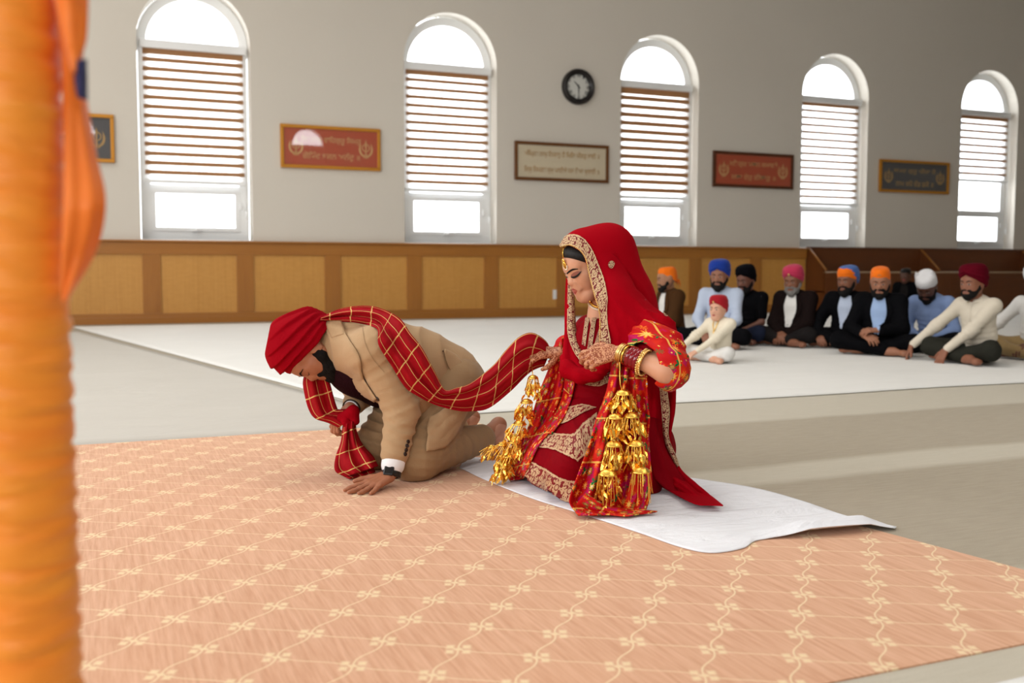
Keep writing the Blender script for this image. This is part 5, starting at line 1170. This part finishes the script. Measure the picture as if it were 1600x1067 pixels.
# ------------------------------------------------------------------ white cloth she kneels on
o = cloth('floor_sheet', ([FL(1548, 1071)[:2], FL(1640, 1049)[:2]], [FL(1548, 1250)[:2], FL(1760, 1250)[:2]]), .003, 24, 16, M['sheet'], .004, 9, sc=5.0); tag(o, 'corner of a white sheet just past the near right end of the peach carpet', 'sheet')
A = [FL(*p)[:2] for p in [(718, 733), (760, 753), (830, 781), (900, 803), (1000, 836), (1060, 857), (1110, 867), (1160, 860), (1190, 846), (1290, 841), (1398, 829)]]
B = [FL(*p)[:2] for p in [(728, 716), (800, 720), (900, 728), (1000, 738), (1100, 752), (1180, 765), (1250, 784), (1310, 805), (1360, 819), (1401, 826)]]
e0 = np.array([FL(*p)[:2] for p in [(1195, 846), (1290, 840), (1390, 829)]])
def ridge(P):
    a, b = e0[0], e0[2]; d = (b-a)/np.linalg.norm(b-a); t = (P-a)@d; n = np.abs((P-a)@np.array([-d[1], d[0]]))
    return .034*np.exp(-((n-.035)/.04)**2)*np.clip(t/.15, 0, 1)*np.clip((np.linalg.norm(b-a)+.02-t)/.1, 0, 1)
o = cloth('white_cloth', (A, B), .006, 120, 46, M['cotton'], .009, 21, ridge, sc=8.0)
tag(o, 'crumpled white cotton cloth the bride kneels on', 'cloth')
# ------------------------------------------------------------------ wall clock and framed scripture boards
def text_geo(body, width, height, c, bold=.0):
    cu = bpy.data.curves.new('lettering', 'FONT'); cu.body = body; cu.size = 1; cu.align_x = 'CENTER'; cu.align_y = 'CENTER'; cu.extrude = .004; cu.offset = bold; cu.resolution_u = 3
    o = bpy.data.objects.new('lettering', cu); C.objects.link(o); dg = bpy.context.evaluated_depsgraph_get(); dg.update()
    me = bpy.data.meshes.new_from_object(o.evaluated_get(dg)); bpy.data.objects.remove(o)
    n = len(me.vertices); co = np.zeros(n*3); me.vertices.foreach_get('co', co); co = co.reshape(n, 3); fc = [list(p.vertices) for p in me.polygons]; bpy.data.meshes.remove(me)
    if not n: return None
    lo, hi = co.min(0), co.max(0); sx = width/(hi[0]-lo[0]); sy = height/(hi[1]-lo[1]); k = (co-(lo+hi)/2)
    return np.stack([c[0]+k[:, 0]*sx, c[1]-k[:, 2]*.3, c[2]+k[:, 1]*sy], 1), fc
def khanda(c, h):
    V, Fc = [], []; t_ = .003
    def slab(poly):
        o = len(V); n = len(poly)
        for y in (-t_, t_):
            for x, z in poly: V.append((c[0]+x*h, c[1]+y, c[2]+z*h))
        Fc.append([o+k for k in range(n)]); Fc.extend([[o+k, o+n+k, o+n+(k+1) % n, o+(k+1) % n] for k in range(n)])
    slab([(-.028, -.40), (.028, -.40), (.030, .05), (.055, .26), (0, .50), (-.055, .26), (-.030, .05)]); slab([(-.10, -.30), (.10, -.30), (.10, -.26), (-.10, -.26)]); slab([(-.04, -.46), (.04, -.46), (.04, -.40), (-.04, -.40)])
    for k in range(20):
        a, b = k*math.pi/10, (k+1)*math.pi/10; slab([(.21*math.cos(a), .08+.21*math.sin(a)), (.21*math.cos(b), .08+.21*math.sin(b)), (.165*math.cos(b), .08+.165*math.sin(b)), (.165*math.cos(a), .08+.165*math.sin(a))])
    for s in (1, -1):
        A = cr([(s*.10, -.42), (s*.30, -.25), (s*.37, .02), (s*.26, .34)], 12); B = cr([(s*.06, -.36), (s*.22, -.18), (s*.27, .03), (s*.26, .33)], 12)
        for k in range(11): slab([tuple(A[k]), tuple(A[k+1]), tuple(B[k+1]), tuple(B[k])])
        slab([(s*.02, -.36), (s*.12, -.46), (s*.14, -.42), (s*.05, -.32)])
    return V, Fc
def board(x0, x1, z0, z1, label, fr, bd, ink, lines, emb=True, fb=None):
    y = D-.05; b = empty('framed_board', ((x0+x1)/2, D, (z0+z1)/2), label, 'sign', 'framed scripture boards along the wall'); w = .055
    boxo('backing', (x0+.02, D-.03, z0+.02), (x1-.02, D-.004, z1-.02), bd, b)
    for lo, hi in (((x0, D-.06, z1-w), (x1, D-.002, z1)), ((x0, D-.06, z0), (x1, D-.002, z0+w)), ((x0, D-.058, z0+w), (x0+w, D-.002, z1-w)), ((x1-w, D-.058, z0+w), (x1, D-.002, z1-w))): boxo('frame_bar', lo, hi, fr, b, .008)
    W_ = (x1-x0)*(.60 if emb else .80)
    for t, fz, k in lines:
        g_ = text_geo(t, W_*k, (z1-z0)*.20, ((x0+x1)/2, D-.034, z0+(z1-z0)*fz), .004)
        if g_: mesh('lettering', g_[0], g_[1], ink, b, smooth=False)
    if emb:
        for xe_ in (x0+.25, x1-.25): V, Fc = khanda((xe_, D-.034, (z0+z1)/2), (z1-z0)*.46); mesh('khanda_emblem', V, Fc, ink, b, smooth=False)
    V = [(x0+w, D-.040, z0+w), (x1-w, D-.040, z0+w), (x1-w, D-.040, z1-w), (x0+w, D-.040, z1-w)]; mesh('glazing', V, [[0, 1, 2, 3]], M['signglass'], b)
g = G('board_glazing', (255, 255, 255), .01); g.t.links.new(g.n('MixShader', [.10, g.n('BsdfTransparent', {'Color': (1, 1, 1, 1)}), g.n('BsdfGlossy', {'Color': (1, 1, 1, 1), 'Roughness': .015})]), g.out.inputs[0]); M['signglass'] = g.m
gf = plain('gilt_frame', (196, 132, 36), .35, .3); wf = wood('walnut_frame', (122, 74, 26), (84, 46, 14), 0); df = wood('dark_frame', (98, 52, 18), (60, 28, 10), 0)
rd = plain('brick_red_board', (176, 66, 26), .5); cb_ = plain('cream_board', (214, 200, 172), .6); sl = plain('slate_board', (62, 64, 70), .6)
ik = plain('straw_ink', (206, 160, 104), .6); ib = plain('ochre_ink', (182, 140, 84), .6); ig = plain('old_gold_ink', (176, 138, 78), .6)
board(2.85, 4.51, 2.49, 3.19, 'brick red scripture board in a gilt frame between the first and second windows', gf, rd, ik, [('ਸਤਿਨਾਮੁ ਵਾਹਿਗੁਰੂ ਸਿਮਰੁ'.replace('ਤਿ', 'ਿਤ').replace('ਹਿ', 'ਿਹ').replace('ਸਿ', 'ਿਸ'), .67, 1.0), ('ਗੋਬਿੰਦ ਭਜਨ ਅਨੰਦੁ ॥'.replace('ਬਿੰ', 'ਿਬੰ'), .30, .95)])
board(6.955, 8.835, 2.44, 3.126, 'cream scripture board in a walnut frame below the clock', wf, cb_, ib, [('ਅੰਮ੍ਰਿਤ ਨਾਮੁ ਨਿਧਾਨੁ ਹੈ ਮਿਲਿ ਪੀਵਹੁ ਭਾਈ ॥'.replace('ਮ੍ਰਿ', 'ਿਮ੍ਰ').replace('ਨਿ', 'ਿਨ').replace('ਮਿ', 'ਿਮ').replace('ਲਿ', 'ਿਲ'), .69, 1.0), ('ਜਿਸੁ ਸਿਮਰਤ ਸੁਖੁ ਪਾਈਐ ਸਭ ਤਿਖਾ ਬੁਝਾਈ ॥'.replace('ਜਿ', 'ਿਜ').replace('ਸਿ', 'ਿਸ').replace('ਤਿ', 'ਿਤ'), .29, 1.0)], False)
board(11.125, 13.03, 2.46, 3.15, 'brick red scripture board in a dark frame between the third and fourth windows', df, rd, ik, [('ਸਤਿਗੁਰ ਬਚਨ ਕਮਾਵਣੇ'.replace('ਤਿ', 'ਿਤ'), .67, 1.0), ('ਸਚਾ ਏਹੁ ਵੀਚਾਰੁ ॥', .30, .92)])
board(15.256, 17.19, 2.49, 3.17, 'slate grey scripture board in a gilt frame between the fourth and fifth windows', gf, sl, ig, [('ਸਬਦ ਗੁਰੂ ਪੀਰਾ ਹੈ', .67, 1.0), ('ਨਾਮ ਜਪੋ ਵੰਡ ਛਕੋ ॥', .30, .9)])
board(-1.35, .36, 2.455, 3.175, 'slate grey scripture board partly hidden behind the orange flag', gf, sl, ig, [('ਨਾਨਕ ਨਾਮ ਚੜ੍ਹਦੀ ਕਲਾ', .67, 1.0), ('ਸਰਬਤ ਦਾ ਭਲਾ ॥', .30, .9)])
ck = empty('wall_clock', (8.20, D, 4.15), 'round black wall clock with roman numerals above the cream board', 'clock')
def disc(name, prof, m, par, c=(8.20, D, 4.15), n=48):
    V = []
    for r, y in prof:
        for j in range(n): a = 2*math.pi*j/n; V.append((c[0]+r*math.cos(a), c[1]-y, c[2]+r*math.sin(a)))
    Fc = [[k*n+j, k*n+(j+1) % n, (k+1)*n+(j+1) % n, (k+1)*n+j] for k in range(len(prof)-1) for j in range(n)]+[[(len(prof)-1)*n+j for j in range(n)]]
    return mesh(name, V, Fc, m, par)
disc('rim', [(.315, 0), (.32, .06), (.31, .10), (.285, .115), (.262, .10), (.255, .05)], plain('black_clock_rim', (24, 18, 18), .3), ck)
fa = disc('dial', [(.26, .045), (.2, .052), (.01, .052)], plain('pale_dial', (206, 206, 200), .5), ck)
for k, t in enumerate(('XII', 'I', 'II', 'III', 'IIII', 'V', 'VI', 'VII', 'VIII', 'IX', 'X', 'XI')):
    a = math.pi/2-k*math.pi/6; g_ = text_geo(t, .018+.017*len(t), .062, (8.20+.205*math.cos(a), D-.056, 4.15+.205*math.sin(a)), .008)
    if g_: mesh('numeral', g_[0], g_[1], M['black'], fa, smooth=False)
def hand(name, a, L, w):
    d = np.array([math.cos(a), 0, math.sin(a)]); s = np.array([-math.sin(a), 0, math.cos(a)]); c = np.array([8.20, D-.066, 4.15])
    V = [c-d*.04+s*w, c-d*.04-s*w, c+d*L-s*w*.4, c+d*L+s*w*.4]; V += [v+np.array([0, .005, 0]) for v in V]; mesh(name, V, [[0, 1, 2, 3], [7, 6, 5, 4], [0, 4, 5, 1], [1, 5, 6, 2], [2, 6, 7, 3], [3, 7, 4, 0]], M['black'], ck, smooth=False)
hand('hour_hand', math.pi/2+R(45), .13, .010); hand('minute_hand', -math.pi/2, .19, .007)

# ------------------------------------------------------------------ flag pole wrapped in orange cloth, close by at the left
fp = FL(28, 1400); pd = 1.16; pc = J(28, 533, pd); fg = empty('flag_pole', (pc[0], pc[1], 0), 'tall flag pole wrapped in orange cloth with an orange flag, close at the left edge', 'flag pole')
V, Fc = [], []; tube(V, Fc, [(pc[0], pc[1], 0), (pc[0], pc[1], 3.2)], .048, 20); mesh('pole', V, Fc, plain('steel_pole', (150, 150, 150), .4, 1.0), fg)
nz, na = 420, 56; V = []
zz = np.linspace(.01, 2.9, nz); r_ = np.random.default_rng(5)
for i, z in enumerate(zz):
    for j in range(na):
        a = 2*math.pi*j/na; ph = 2*math.pi*(z+.010*math.sin(a+z*2.1)+.012*math.sin(2*a-z*3)); w = .0016*math.sin(ph/.026)+.0014*math.sin(ph/.041+1.3*math.sin(a*2))+.0012*math.sin(ph/.017+2*a)
        rr = .0565+w+.0015*math.sin(a*3+z*4); V.append((pc[0]+rr*math.cos(a), pc[1]+rr*math.sin(a), z))
Fc = [[i*na+j, i*na+(j+1) % na, (i+1)*na+(j+1) % na, (i+1)*na+j] for i in range(nz-1) for j in range(na)]; mesh('cloth_wrap', V, Fc, M['orange'], fg)
fl = ribbon('flag', [(80, -60), (88, 20), (95, 90), (98, 160), (100, 260), (98, 360), (96, 430), (98, 475)], [(137, -60), (134, 50), (128, 100), (136, 160), (150, 240), (165, 315), (150, 392), (106, 466)], [1.115, 1.11, 1.12, 1.13, 1.125, 1.115, 1.12, 1.12], 80, 18, fg, M['flag'], [], .01, .8, .006, .5, .3, zmin=.1, thick=.0015, dl=[1.17, 1.17, 1.16, 1.18, 1.16, 1.13, 1.16, 1.14])
ribbon('flag_fold', [(66, -60), (86, 5), (95, 40), (104, 80), (114, 114)], [(139, -60), (137, 30), (134, 66), (124, 92), (118, 114)], [1.09, 1.09, 1.095, 1.10, 1.11], 40, 14, fg, M['flag'], [], .01, .6, .006, .5, 1.0, zmin=.1, thick=.0015, dl=[1.13, 1.12, 1.11, 1.11, 1.115])
ribbon('navy_emblem', [(118, 94), (117, 125), (121, 152)], [(135, 92), (136, 125), (136, 157)], [1.105, 1.11, 1.115], 20, 8, fl, M['navy'], [], .01, .4, .002, .1, 0, zmin=.1, thick=.0015)
